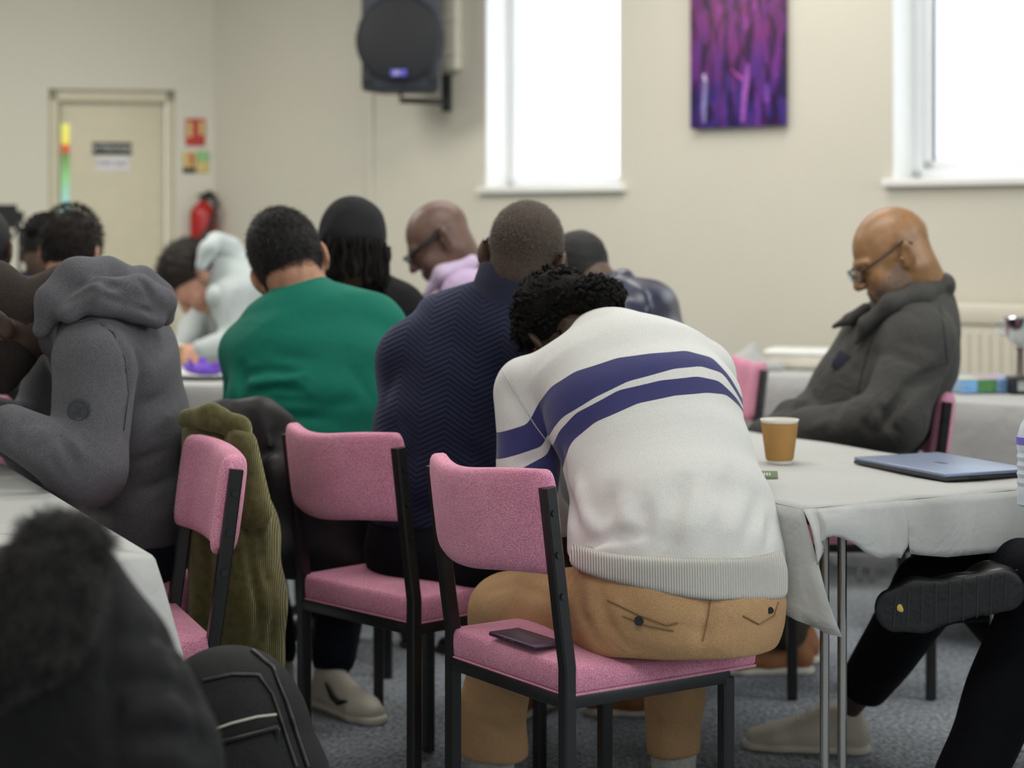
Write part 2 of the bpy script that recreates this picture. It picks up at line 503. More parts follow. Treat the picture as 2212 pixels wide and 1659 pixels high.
# ------------------------------------------------------------------ people
class Pose:
    """joints in metres; whatever is not given is placed by the seated pose"""
    def __init__(s, fwd, torso, head, sh=None, elbow=None, wrist=None, knee=None, ankle=None, hipw=0.095, floor=0.0, size=1.0, lat=None, toe=None):
        s.fwd = nrm(V(fwd[0], fwd[1], 0)); s.right = nrm(V(s.fwd[1], -s.fwd[0], 0)) if lat is None else nrm(lat)
        s.torso = torso; s.head = head; s.size = size
        pel = torso[0][0]; top = torso[-1][0]
        rr = V(s.fwd[1], -s.fwd[0], 0)
        s.sh = sh or {}; s.elbow = elbow or {}; s.wrist = wrist or {}; s.knee = knee or {}; s.ankle = ankle or {}; s.toe = toe or {}
        s.hip = {}
        for sd in (-1, 1):
            s.hip[sd] = pel + rr * sd * hipw * size + V(0, 0, -0.01)
            s.sh.setdefault(sd, top + s.right * sd * 0.17 * size - V(0, 0, 0.05))
            s.elbow.setdefault(sd, s.sh[sd] + s.fwd * 0.14 * size + V(0, 0, -0.24 * size) + rr * sd * 0.04)
            s.wrist.setdefault(sd, s.elbow[sd] + s.fwd * 0.20 * size + V(0, 0, 0.03) - rr * sd * 0.10)
            s.knee.setdefault(sd, s.hip[sd] + s.fwd * 0.42 * size + rr * sd * 0.05 + V(0, 0, -0.02))
            s.ankle.setdefault(sd, V(s.knee[sd][0] + s.fwd[0] * 0.02, s.knee[sd][1] + s.fwd[1] * 0.02, 0.095))
            s.toe.setdefault(sd, s.fwd)

def body_sdf(P, head=True, hands=(-1, 1), neck_r=0.055, fat=0.0, arms=(-1, 1), legs=True, head_low=None, curl=0.6, palm=None):
    S = Sdf(); z = P.size
    st = [(c, max(0.05, w - 0.028), max(0.05, d - 0.028)) for (c, w, d) in P.torso]
    a0 = nrm(st[1][0] - st[0][0]); st[0] = (st[0][0] + a0 * .045, st[0][1] - .012, min(st[0][2], .085)); st[1] = (st[1][0], st[1][1], min(st[1][2], .105))
    S.loft(st, P.right, 0.03)
    for sd in (-1, 1):
        S.cone(st[-1][0], P.sh[sd], 0.05 * z, 0.045 * z, 0.03)
        if sd in arms:
            S.chain([P.sh[sd], P.elbow[sd], P.wrist[sd]], [0.045 * z, 0.036 * z, 0.026 * z], 0.02)
        if legs:
            S.chain([P.hip[sd], P.knee[sd], P.knee[sd] * 0.55 + P.ankle[sd] * 0.45, P.ankle[sd]], [0.062 * z, 0.052 * z, 0.048 * z, 0.026 * z], 0.03)
            a = P.ankle[sd]; t = P.toe[sd]
            S.loft([(a - t * 0.02 + V(0, 0, -0.055), 0.018, 0.016), (a + t * 0.10 + V(0, 0, -0.070), 0.020, 0.008)], np.cross(t, V(0, 0, 1)), 0.012)
    if head:
        head_sdf(S, P.head, P.torso[-1][0], neck_r, fat)
    for sd in hands:
        d = nrm(P.wrist[sd] - P.elbow[sd])
        pn = palm[sd] if palm else nrm(-P.right * sd + V(0, 0, -0.6))
        hand_sdf(S, P.wrist[sd], d, pn, sd, z, curl)
    return S

def top_sdf(P, sleeve=(0.068, 0.058, 0.046), hem=None, k=0.035, arms=(-1, 1), neck_ring=None, shr=0.075):
    S = Sdf(); z = P.size
    S.loft(P.torso, P.right, k)
    for sd in (-1, 1):
        S.cone(P.torso[-1][0] - V(0, 0, 0.0), P.sh[sd], shr * z, shr * z * 0.95, 0.05)
        if sd in arms:
            S.chain([P.sh[sd], P.elbow[sd], P.wrist[sd]], [sleeve[0] * z, sleeve[1] * z, sleeve[2] * z], 0.03)
            d = nrm(P.wrist[sd] - P.elbow[sd]); S_cut.append((P.wrist[sd], d))
    return S
S_cut = []

def pants_sdf(P, r=(0.098, 0.075, 0.062), waist=None, hemz=0.04, crumple=0.003, seed=1):
    S = Sdf(); z = P.size
    c, w, d = P.torso[0]
    c1 = P.torso[1][0]
    ax = nrm(c1 - c)
    S.loft([(c - ax * 0.01, w * 0.97, d * 0.97), (c + ax * 0.10, w * 0.93, d * 0.93)], P.right, 0.03)
    for sd in (-1, 1):
        S.chain([P.hip[sd], P.knee[sd]], [r[0] * z, r[1] * z], 0.04)
        end = P.ankle[sd] + nrm(P.knee[sd] - P.ankle[sd]) * hemz
        S.chain([P.knee[sd], end], [r[1] * z, r[2] * z], 0.02)
    S.rumple(crumple, 14, seed)
    return S

def hair_mask(H, p, a=0.012, b=0.72):
    q = H.loc(p); return (a + b * q[:, 1] - q[:, 2]) * H.s
def hair_cap(H, t=0.010, a=0.012, b=0.72, bumps=0.0, freq=60, seed=3, extra=None, tz=0.0):
    S = Sdf(); s = H.s
    S.ell(H.w(0, -0.014, 0.042 + tz / 2), V(0.074 + t, 0.097 + t, 0.082 + t + tz) * s, 0.02, H.R)
    S.ell(H.w(0, 0.004, -0.004), V(0.064 + t, 0.083 + t * 0.8, 0.088 + t) * s, 0.02, H.R)
    if extra: extra(S)
    S.cutfn(lambda p: hair_mask(H, p, a, b))
    if bumps: S.rumple(bumps, freq, seed)
    return S
def head_shell(H, neck_to, neck_r, fat, t, keep, rump=0.0):
    """a thin layer following the skin exactly: cropped hair or stubble"""
    S = Sdf(); head_sdf(S, H, neck_to, neck_r, fat, ears=False)
    S.ops.append(('d', lambda p: np.full(len(p), t), 0, None, None))
    if rump: S.rumple(rump, 180, 3)
    S.cutfn(lambda p: keep(H.loc(p)) * H.s)
    return S
def strands(name, roots, dirs, length, mat, parent, r=0.0009, droop=0.3, jitter=0.3, seed=0, origin=None, curlr=0.0, seg=3, center=None, hug=0.0):
    """short tapering hairs as thin three-sided tubes in one mesh"""
    rs = np.random.RandomState(seed); n = len(roots)
    d = dirs + rs.normal(size=(n, 3)) * jitter; d /= np.linalg.norm(d, axis=1)[:, None]
    L = length * (0.7 + 0.6 * rs.rand(n))
    side = np.cross(d, rs.normal(size=(n, 3))); side /= np.linalg.norm(side, axis=1)[:, None]
    s2 = np.cross(d, side)
    vs = []; p = roots.copy()
    for i in range(seg + 1):
        t = i / seg
        rad = r * (1 - 0.75 * t)
        for k in range(3):
            a = 2 * math.pi * k / 3
            vs.append(p + rad * (math.cos(a) * side + math.sin(a) * s2))
        d = d + V(0, 0, -droop) / seg
        if curlr:
            ang = t * 9 + rs.rand(n) * 0.5
            d = d + curlr * (np.cos(ang)[:, None] * side + np.sin(ang)[:, None] * s2)
        if center is not None and hug:
            out = p - center; out /= np.linalg.norm(out, axis=1)[:, None]
            d = d - hug * out * np.maximum((d * out).sum(1), 0)[:, None]
        d /= np.linalg.norm(d, axis=1)[:, None]
        p = p + d * (L / seg)[:, None]
    Vt = np.stack(vs, 1).reshape(n, (seg + 1) * 3, 3)
    f = []
    for i in range(seg):
        for k in range(3):
            f.append([i * 3 + k, i * 3 + (k + 1) % 3, (i + 1) * 3 + (k + 1) % 3, (i + 1) * 3 + k])
    f = np.array(f); F = (np.arange(n)[:, None, None] * (seg + 1) * 3 + f[None]).reshape(-1, 4)
    return obj_from(name, Vt.reshape(-1, 3), F, mat, parent, origin)
def scalp_points(H, n, t=0.004, a=0.012, b=0.72, seed=0, tz=0.0):
    rs = np.random.RandomState(seed)
    u = rs.normal(size=(n * 3, 3)); u /= np.linalg.norm(u, axis=1)[:, None]
    q = u * V(0.074 + t, 0.097 + t, 0.082 + t + tz) + V(0, -0.014, 0.042 + tz / 2)
    keep = q[:, 2] > a + b * q[:, 1]
    q = q[keep][:n]; u = (u[keep][:n]) / V(0.074, 0.097, 0.082); u /= np.linalg.norm(u, axis=1)[:, None]
    return H.c + (q * H.s) @ H.R.T, u @ H.R.T, q

def person(label, P, body_mat, group=None, h=0.006, origin=None, **kw):
    o = origin if origin is not None else V(P.torso[0][0][0], P.torso[0][0][1], 0)
    root = thing('person', label, 'person', tuple(o), group=group)
    root['o'] = [float(x) for x in o]
    B = body_sdf(P, **kw)
    B.build('body', body_mat, root, h, 2, o)
    return root, o
def glasses(H, parent, o, mat, lensmat, w=0.066, drop=0.0):
    bm = bmesh.new()
    for sx in (-1, 1):
        c = V(sx * 0.033, 0.112, -0.002 + drop)
        ring = []
        for k in range(17):
            a = 2 * math.pi * k / 16
            ring.append(Vector(H.w(c[0] + 0.026 * math.cos(a), c[1] - 0.010 * abs(math.cos(a)) * (1 if sx * math.cos(a) > 0 else 0), c[2] + 0.018 * math.sin(a)) - o))
        add_tube(bm, ring, 0.0016 * H.s, 6, False)
        add_tube(bm, [Vector(H.w(*q) - o) for q in ((sx * 0.059, 0.104, 0.006 + drop), (sx * 0.074, 0.09, 0.010 + drop), (sx * 0.084, 0.02, 0.024), (sx * 0.086, -0.015, 0.034), (sx * 0.083, -0.038, 0.018))], 0.0032 * H.s, 6)
    add_tube(bm, [Vector(H.w(*q) - o) for q in ((-0.008, 0.115, 0.004 + drop), (0, 0.118, 0.007 + drop), (0.008, 0.115, 0.004 + drop))], 0.0016 * H.s, 6)
    g = bm_obj('glasses', bm, mat, parent)
    bm = bmesh.new()
    for sx in (-1, 1):
        vs = [bm.verts.new(Vector(H.w(sx * 0.033 + 0.025 * math.cos(2 * math.pi * k / 16), 0.110, -0.002 + drop + 0.017 * math.sin(2 * math.pi * k / 16)) - o)) for k in range(16)]
        r = bmesh.ops.extrude_face_region(bm, geom=[bm.faces.new(vs)])
        for v in [q for q in r['geom'] if isinstance(q, bmesh.types.BMVert)]: v.co += Vector(H.R[:, 1] * 0.0015)
    bm_obj('lens', bm, lensmat, g)
    return g
def shoes(P, root, o, mat, sole_mat, h=0.006, sides=(-1, 1), sc=1.0, pitch=0.0):
    out = []
    for sd in sides:
        a = P.ankle[sd]; t = nrm(V(P.toe[sd][0], P.toe[sd][1], 0))
        heel = V(a[0], a[1], 0) - t * 0.065 * sc; toe = heel + t * 0.285 * sc
        U, O = shoe_sdf(heel, toe)
        s = U.build('shoe', mat, root, h, 2, o); O.build('sole', sole_mat, s, h, 1, o)
        out.append((s, heel, toe))
    return out

# ------------------------------------------------------------------ shared materials
M = {}
M['wall'] = plain('painted_plaster_cream', (212, 208, 193), 0.85, var=0.02, scale=1.2, bump=0.06, bscale=60, spec=0.2)
M['white_gloss'] = plain('white_gloss_paint', (236, 236, 232), 0.35, var=0.01)
M['pvc'] = plain('white_window_plastic', (240, 242, 244), 0.3, var=0.01)
M['black_metal'] = plain('black_painted_steel', (16, 16, 18), 0.38, 0.0, var=0.2, scale=40, spec=0.6)
M['bolt'] = plain('dark_bolt_steel', (70, 74, 78), 0.3, 0.9)
M['chrome'] = plain('brushed_chrome_tube', (190, 188, 182), 0.22, 1.0, var=0.04)
M['black_plastic'] = plain('black_plastic', (20, 21, 24), 0.45, var=0.1)
def pink_wool():
    m, nt, b = new_mat('pink_wool_upholstery')
    col, nz, src = noise_mix(nt, lin((184, 108, 136)), lin((236, 172, 194)), 420, 2.5, 0.3, 0.7)
    n2 = nd(nt, 'ShaderNodeTexNoise'); n2.inputs['Scale'].default_value = 9; n2.inputs['Detail'].default_value = 3
    nt.links.new(src, n2.inputs['Vector'])
    mx = nd(nt, 'ShaderNodeMix'); mx.data_type = 'RGBA'; mx.blend_type = 'MULTIPLY'
    cr = nd(nt, 'ShaderNodeValToRGB'); cr.color_ramp.elements[0].color = (0.86, 0.80, 0.84, 1); cr.color_ramp.elements[1].color = (1, 1, 1, 1)
    cr.color_ramp.elements[0].position = 0.35; cr.color_ramp.elements[1].position = 0.62
    nt.links.new(n2.outputs['Fac'], cr.inputs[0])
    mx.inputs[0].default_value = 1.0
    nt.links.new(col, mx.inputs[6]); nt.links.new(cr.outputs[0], mx.inputs[7])
    nt.links.new(mx.outputs[2], b.inputs['Base Color'])
    b.inputs['Roughness'].default_value = 0.95; b.inputs['Specular IOR Level'].default_value = 0.1
    b.inputs['Sheen Weight'].default_value = 0.3; b.inputs['Sheen Tint'].default_value = (1, 0.72, 0.76, 1)
    add_bump(nt, b, nz.outputs['Fac'], 0.5, 0.003)
    return m
M['pink'] = pink_wool()
def carpet():
    m, nt, b = new_mat('grey_blue_carpet')
    col, nz, src = noise_mix(nt, lin((100, 105, 111)), lin((182, 188, 195)), 85, 5, 0.30, 0.72, stretch=(1, 0.6, 1))
    nt.links.new(col, b.inputs['Base Color'])
    b.inputs['Roughness'].default_value = 1.0; b.inputs['Specular IOR Level'].default_value = 0.05
    n2 = nd(nt, 'ShaderNodeTexNoise'); n2.inputs['Scale'].default_value = 300
    nt.links.new(src, n2.inputs['Vector']); add_bump(nt, b, n2.outputs['Fac'], 0.6, 0.006)
    return m
M['carpet'] = carpet()
def paper_cloth():
    m, nt, b = new_mat('embossed_white_paper_cloth')
    c = lin((208, 209, 206)); b.inputs['Base Color'].default_value = (*c, 1)
    b.inputs['Roughness'].default_value = 0.75; b.inputs['Specular IOR Level'].default_value = 0.25
    tc = nd(nt, 'ShaderNodeTexCoord')
    vo = nd(nt, 'ShaderNodeTexVoronoi'); vo.inputs['Scale'].default_value = 60; vo.feature = 'DISTANCE_TO_EDGE'
    mp = nd(nt, 'ShaderNodeMapping'); mp.inputs['Scale'].default_value = (1, 0.35, 1); mp.inputs['Rotation'].default_value = (0, 0, 0.6)
    nt.links.new(tc.outputs['Object'], mp.inputs[0]); nt.links.new(mp.outputs[0], vo.inputs['Vector'])
    add_bump(nt, b, vo.outputs['Distance'], 0.35, 0.003)
    n2 = nd(nt, 'ShaderNodeTexNoise'); n2.inputs['Scale'].default_value = 7; n2.inputs['Detail'].default_value = 4; n2.inputs['Distortion'].default_value = 1.2
    nt.links.new(tc.outputs['Object'], n2.inputs['Vector']); add_bump(nt, b, n2.outputs['Fac'], 0.3, 0.03)
    # thin paper lets some light through
    tr = nd(nt, 'ShaderNodeBsdfTranslucent'); tr.inputs[0].default_value = (*c, 1)
    ms = nd(nt, 'ShaderNodeMixShader'); ms.inputs[0].default_value = 0.30
    out = nt.nodes['Material Output']
    nt.links.new(b.outputs[0], ms.inputs[1]); nt.links.new(tr.outputs[0], ms.inputs[2]); nt.links.new(ms.outputs[0], out.inputs[0])
    return m
M['paper'] = paper_cloth()
M['ply'] = plain('table_board', (120, 96, 70), 0.6)
def glass(name, rgb=(245, 250, 250), rough=0.02):
    m, nt, b = new_mat(name)
    out = nt.nodes['Material Output']
    t = nd(nt, 'ShaderNodeBsdfTransparent'); t.inputs[0].default_value = (*lin(rgb), 1)
    g = nd(nt, 'ShaderNodeBsdfGlossy'); g.inputs['Roughness'].default_value = rough
    ms = nd(nt, 'ShaderNodeMixShader'); ms.inputs[0].default_value = 0.07
    nt.links.new(t.outputs[0], ms.inputs[1]); nt.links.new(g.outputs[0], ms.inputs[2]); nt.links.new(ms.outputs[0], out.inputs[0])
    return m
M['glass'] = glass('clear_glass')
def frosted():
    m, nt, b = new_mat('frosted_window_glass')
    out = nt.nodes['Material Output']
    t = nd(nt, 'ShaderNodeBsdfTransparent'); t.inputs[0].default_value = (0.96, 0.98, 1, 1)
    g = nd(nt, 'ShaderNodeBsdfTranslucent'); g.inputs[0].default_value = (0.95, 0.97, 1, 1)
    ms = nd(nt, 'ShaderNodeMixShader'); ms.inputs[0].default_value = 0.35
    nt.links.new(t.outputs[0], ms.inputs[1]); nt.links.new(g.outputs[0], ms.inputs[2]); nt.links.new(ms.outputs[0], out.inputs[0])
    return m
M['frost'] = frosted()
for n, c, r in (('skin_dark', (66, 49, 39), .55), ('skin_brown', (88, 67, 54), .58), ('skin_tan', (164, 120, 94), .5), ('skin_bald', (144, 106, 70), .42), ('skin_light', (200, 150, 126), .5), ('skin_mid', (102, 76, 65), .45)):
    M[n] = skin(n, c, r)
M['hair_black'] = plain('black_hair', (12, 11, 11), 0.7, var=0.3, scale=120, bump=0.5, bscale=160, spec=0.5)
M['hair_brown'] = plain('dark_brown_hair', (32, 25, 21), 0.85, var=0.35, scale=120, bump=0.6, bscale=120)
M['hair_grey'] = plain('cropped_greying_hair', (76, 64, 55), 0.8, var=0.55, scale=420, bump=0.9, bscale=500, spec=0.3)
M['dreads'] = plain('dreadlock_hair', (13, 11, 10), 0.9, var=0.35, scale=150, bump=1.0, bscale=230, spec=.2)
# ------------------------------------------------------------------ the room
CX, CY = -1.516, 9.77                      # corner between the door wall and the window wall
AB, AL = math.radians(-40), math.radians(10)
TB = V(math.cos(AB), math.sin(AB)); TL = V(math.cos(AL), math.sin(AL))
CEIL = 3.0
def wall_t(px, T):
    x = (px - W_PX / 2) / F_PX
    return (x * CY - CX) / (T[0] - x * T[1])
def wall_z(t, T, py): return CAM_Z - (py - HOR) / F_PX * (CY + t * T[1])
def on_wall(o, ang):
    o.location = (CX, CY, 0); o.rotation_euler = (0, 0, ang); return o
def wall_boxes(name, boxes, mat, ang):
    bm = bmesh.new()
    for lo, hi in boxes: add_box(bm, lo, hi)
    o = on_wall(bm_obj(name, bm, mat, None, smooth=False), ang); o['kind'] = 'structure'; return o
TH = 0.22
SILL = 1.44
wn = [(wall_t(1048, TB), wall_t(1340, TB)), (wall_t(1927, TB), wall_t(1927, TB) + 1.15)]
WT = 2.62
xs = [0.0, wn[0][0], wn[0][1], wn[1][0], wn[1][1], 8.6]
wall_boxes('wall_window_side', [((xs[0], 0, 0), (xs[1], TH, CEIL)), ((xs[2], 0, 0), (xs[3], TH, CEIL)), ((xs[4], 0, 0), (xs[5], TH, CEIL)),
    ((xs[1], 0, 0), (xs[2], TH, SILL)), ((xs[3], 0, 0), (xs[4], TH, SILL)), ((xs[1], 0, WT), (xs[2], TH, CEIL)), ((xs[3], 0, WT), (xs[4], TH, CEIL))], M['wall'], AB)
d0, d1, dz = wall_t(105, TL), wall_t(378, TL), 1.965
wall_boxes('wall_door_side', [((-4.4, 0, 0), (d0, 0.16, CEIL)), ((d1, 0, 0), (0.12, 0.16, CEIL)), ((d0, 0, dz), (d1, 0.16, CEIL))], M['wall'], AL)
def slab(name, pts, mat, z0, z1):
    bm = bmesh.new()
    lo = [bm.verts.new((x, y, z0)) for x, y in pts]; hi = [bm.verts.new((x, y, z1)) for x, y in pts]
    bm.faces.new(lo[::-1]); bm.faces.new(hi)
    for i in range(len(pts)): bm.faces.new((lo[i], lo[(i + 1) % len(pts)], hi[(i + 1) % len(pts)], hi[i]))
    o = bm_obj(name, bm, mat, None, smooth=False); o['kind'] = 'structure'; return o
ex, ey = CX + 8.5 * TB[0], CY + 8.5 * TB[1]
lx, ly_ = CX - 4.3 * TL[0], CY - 4.3 * TL[1]
slab('floor', [(-6.2, -3.4), (5.6, -3.4), (5.6, 5), (ex, ey + .4), (CX + .3, CY + .5), (-6.2, 9.6)], M['carpet'], -0.06, 0.0)
slab('ceiling', [(-6.2, -3.4), (5.6, -3.4), (5.6, 5), (ex, ey + .4), (CX + .3, CY + .5), (-6.2, 9.6)], plain('ceiling_white', (238, 236, 228), 0.9, var=0.01), CEIL, CEIL + 0.1)
slab('wall_left', [(lx - 0.15, -3.2), (lx, -3.2), (lx, ly_ + .1), (lx - 0.15, ly_ + .1)], M['wall'], 0, CEIL)
slab('wall_right', [(ex, -3.2), (ex + 0.15, -3.2), (ex + 0.15, ey + .1), (ex, ey + .1)], M['wall'], 0, CEIL)
slab('wall_rear', [(lx - 0.15, -3.35), (ex + 0.15, -3.35), (ex + 0.15, -3.2), (lx - 0.15, -3.2)], M['wall'], 0, CEIL)
# windows: white reveal lining, frame, frosted pane, protruding sill
for i, (a, b) in enumerate(wn):
    W = bpy.data.objects.new('window_%d' % (i + 1), None); link(W); on_wall(W, AB); W['kind'] = 'structure'
    bm = bmesh.new()
    fd0, fd1, fw = 0.15, 0.20, 0.05
    add_box(bm, (a, fd0, SILL), (a + fw, fd1, WT), 0.006); add_box(bm, (b - fw, fd0, SILL), (b, fd1, WT), 0.006)
    add_box(bm, (a, fd0, SILL), (b, fd1, SILL + fw), 0.006); add_box(bm, (a, fd0, WT - fw), (b, fd1, WT), 0.006)
    bm_obj('window_frame', bm, M['pvc'], W)
    bm = bmesh.new()
    add_box(bm, (a - 0.001, 0.002, SILL), (a + 0.008, fd0, WT)); add_box(bm, (b - 0.008, 0.002, SILL), (b + 0.001, fd0, WT))
    add_box(bm, (a, 0.002, WT - 0.008), (b, fd0, WT))
    bm_obj('window_reveal', bm, M['white_gloss'], W, smooth=False)
    box_obj('window_sill', (a - 0.03, -0.035, SILL - 0.022), (b + 0.03, fd0 + .01, SILL + 0.008), M['white_gloss'], W, 0.006)
    box_obj('window_pane', (a + fw - .004, 0.172, SILL + fw - .004), (b - fw + .004, 0.178, WT - fw + .004), M['frost'], W)
    if i == 1:   # opening sash with its dark gasket line
        bm = bmesh.new(); s0 = a + fw
        add_box(bm, (s0, fd0 + .005, SILL + fw), (s0 + 0.045, fd1 - .005, WT - fw), 0.004); add_box(bm, (s0, fd0 + .005, SILL + fw), (b - fw, fd1 - .005, SILL + fw + .035), 0.004)
        sash = bm_obj('window_sash', bm, M['pvc'], W)
        box_obj('gasket', (s0 + 0.043, fd0 + .002, SILL + fw + .03), (s0 + 0.049, fd0 + .012, WT - fw), M['bolt'], sash)
# the door in its frame
beige = plain('cream_gloss_door_paint', (205, 198, 172), 0.5, var=0.02)
D = bpy.data.objects.new('door_1', None); link(D); on_wall(D, AL); D['kind'] = 'structure'
bm = bmesh.new()
add_box(bm, (d0, 0.03, 0), (d0 + 0.045, 0.13, dz - .001)); add_box(bm, (d1 - 0.045, 0.03, 0), (d1, 0.13, dz - .001)); add_box(bm, (d0, 0.03, dz - 0.055), (d1, 0.13, dz))
bm_obj('door_frame', bm, beige, D)
leaf = box_obj('door_leaf', (d0 + 0.047, 0.075, 0.005), (d1 - 0.047, 0.115, dz - 0.058), beige, D, 0.003)
t0, t1 = wall_t(131, TL), wall_t(148, TL); z0, z1 = wall_z(t0, TL, 492), wall_z(t0, TL, 266)
def vision():
    m, nt, b = new_mat('coloured_light_through_door_glass')
    tc = nd(nt, 'ShaderNodeTexCoord'); sp = nd(nt, 'ShaderNodeSeparateXYZ'); nt.links.new(tc.outputs['Generated'], sp.inputs[0])
    cr = nd(nt, 'ShaderNodeValToRGB'); e = cr.color_ramp.elements
    e[0].position = 0; e[0].color = (*lin((120, 165, 200)), 1); e[1].position = 1; e[1].color = (*lin((225, 222, 110)), 1)
    for p, c in ((0.25, (150, 200, 195)), (0.5, (130, 190, 120)), (0.70, (90, 130, 70)), (0.74, (190, 70, 40)), (0.79, (200, 90, 50)), (0.82, (222, 214, 90))):
        q = e.new(p); q.color = (*lin(c), 1)
    nt.links.new(sp.outputs[2], cr.inputs[0]); nt.links.new(cr.outputs[0], b.inputs['Base Color'])
    nt.links.new(cr.outputs[0], b.inputs['Emission Color']); b.inputs['Emission Strength'].default_value = 0.45
    return m
box_obj('glass_panel', (t0, 0.070, z0), (t1, 0.078, z1), vision(), leaf)
# signs on and beside the door
def text_obj(name, body, size, mat, parent, loc, depth=0.0008, sx=1.0):
    cu = bpy.data.curves.new(name, 'FONT'); cu.body = body; cu.size = size; cu.extrude = depth; cu.align_x = 'CENTER'; cu.align_y = 'CENTER'
    tmp = bpy.data.objects.new(name, cu); link(tmp)
    me = bpy.data.meshes.new_from_object(tmp); bpy.data.objects.remove(tmp); me.materials.clear(); me.materials.append(mat)
    o = bpy.data.objects.new(name, me); link(o, parent); o.location = loc; o.rotation_euler = (math.pi / 2, 0, 0); o.scale = (sx, 1, 1)
    return o
ink = plain('black_ink', (18, 20, 20), 0.6); paperw = plain('white_sign_paper', (228, 226, 230), 0.7); plain_white = plain('white_lettering', (225, 225, 222), 0.6)
def wall_sign(name, label, cat, x0, x1, y0, y1, T, ang, mat, dep, y=-0.004):
    a, b = wall_t(x0, T), wall_t(x1, T); zt, zb = wall_z(a, T, y0), wall_z(a, T, y1)
    r = thing(name, label, cat, (CX, CY, 0), ang)
    ca = V(T[0], T[1]) * (a + b) / 2
    r.location = (CX + ca[0], CY + ca[1], (zt + zb) / 2)
    w, h = (b - a) / 2, (zt - zb) / 2
    box_obj('panel', (-w, y - dep, -h), (w, y, h), mat, r, 0.0008, 1)
    return r, w, h, y - dep
r, w, h, yy = wall_sign('door_sign', 'black sign with white capitals on the cream door', 'sign', 198, 284, 306, 333, TL, AL, ink, 0.003, 0.074)
text_obj('lettering', 'ATTENTION', h * 1.25, plain_white, r, (0, yy - 0.0005, 0), sx=min(1, 2 * w / (h * 1.25 * 5.6)))
r, w, h, yy = wall_sign('paper_notice', 'white paper notice taped under the black sign on the door', 'notice', 206, 278, 337, 366, TL, AL, paperw, 0.001, 0.074)
text_obj('lettering', 'STAFF ONLY', h * 1.05, ink, r, (0, yy - 0.0005, 0), sx=min(1, 2 * w / (h * 1.05 * 6.0)))
red = plain('sign_red', (178, 40, 34), 0.5); yel = plain('sign_pale_yellow', (205, 180, 110), 0.5); grn = plain('sign_green', (140, 185, 125), 0.5)
r, w, h, yy = wall_sign('fire_action_sign', 'red fire sign with pale pictograms, the upper one right of the door', 'sign', 401, 443, 256, 315, TL, AL, red, 0.003)
box_obj('pictogram', (-w * .85, yy - .001, -h * .35), (-w * .3, yy, h * .75), yel, r, 0.001, 1); box_obj('pictogram', (w * .35, yy - .001, -h * .2), (w * .85, yy, h * .8), yel, r, 0.001, 1)
r, w, h, yy = wall_sign('extinguisher_sign', 'small orange-red and black extinguisher sign below the larger red sign', 'sign', 395, 423, 328, 373, TL, AL, yel, 0.003)
box_obj('red_symbol', (w * .1, yy - .001, -h * .3), (w * .6, yy, h * .9), red, r, 0.001, 1); box_obj('black_band', (-w, yy - .001, -h), (w, yy, -h * .5), ink, r, 0.001, 1)
r, w, h, yy = wall_sign('exit_instruction_sign', 'small pale green and yellow sign right of the extinguisher sign', 'sign', 425, 452, 326, 373, TL, AL, yel, 0.003)
box_obj('green_field', (-w, yy - .001, 0), (w, yy, h), grn, r, 0.001, 1)
# fire extinguisher with hose and horn, on the wall by the corner
t = wall_t(438, TL)
fx = thing('fire_extinguisher', 'red fire extinguisher hanging on the wall behind the pale grey hoodie', 'fire extinguisher', (CX + TL[0] * t, CY + TL[1] * t, wall_z(t, TL, 545)), AL)
bm = bmesh.new(); add_lathe(bm, [(0.03, 0), (0.045, .01), (0.048, .03), (0.048, .16), (0.042, .185), (0.02, .205), (0.016, .215)], 24, (0, -0.055, 0))
bm_obj('cylinder_body', bm, plain('extinguisher_red', (176, 32, 30), 0.3), fx)
bm = bmesh.new(); add_tube(bm, [(0, -.055, .21), (0, -.055, .24), (0.03, -.07, .255)], .010, 8); add_box(bm, (-.02, -.07, .235), (.05, -.045, .245), .002)
bm_obj('valve_handle', bm, M['black_plastic'], fx)
tube_obj('hose', [(0, -.055, .23), (.035, -.09, .24), (.05, -.11, .19), (.03, -.115, .12), (.005, -.115, .05)], .010, M['black_plastic'], fx, 8)
tube_obj('horn', [(.012, -.118, .09), (0.0, -.12, .03)], [.012, .030], M['black_plastic'], fx, 12)
tube_obj('hook_cord', [(.0, -.01, .22), (.05, -.015, .25), (.10, -.015, .21), (.11, -.015, .10), (.08, -.015, .0)], .006, plain('tan_cord', (178, 156, 118), .7), fx, 8)
fx.scale = (1.35, 1.1, 1.2)
# baseboards
wall_boxes('baseboard_window_side', [((0, -0.018, 0), (8.4, 0, 0.12))], M['white_gloss'], AB)
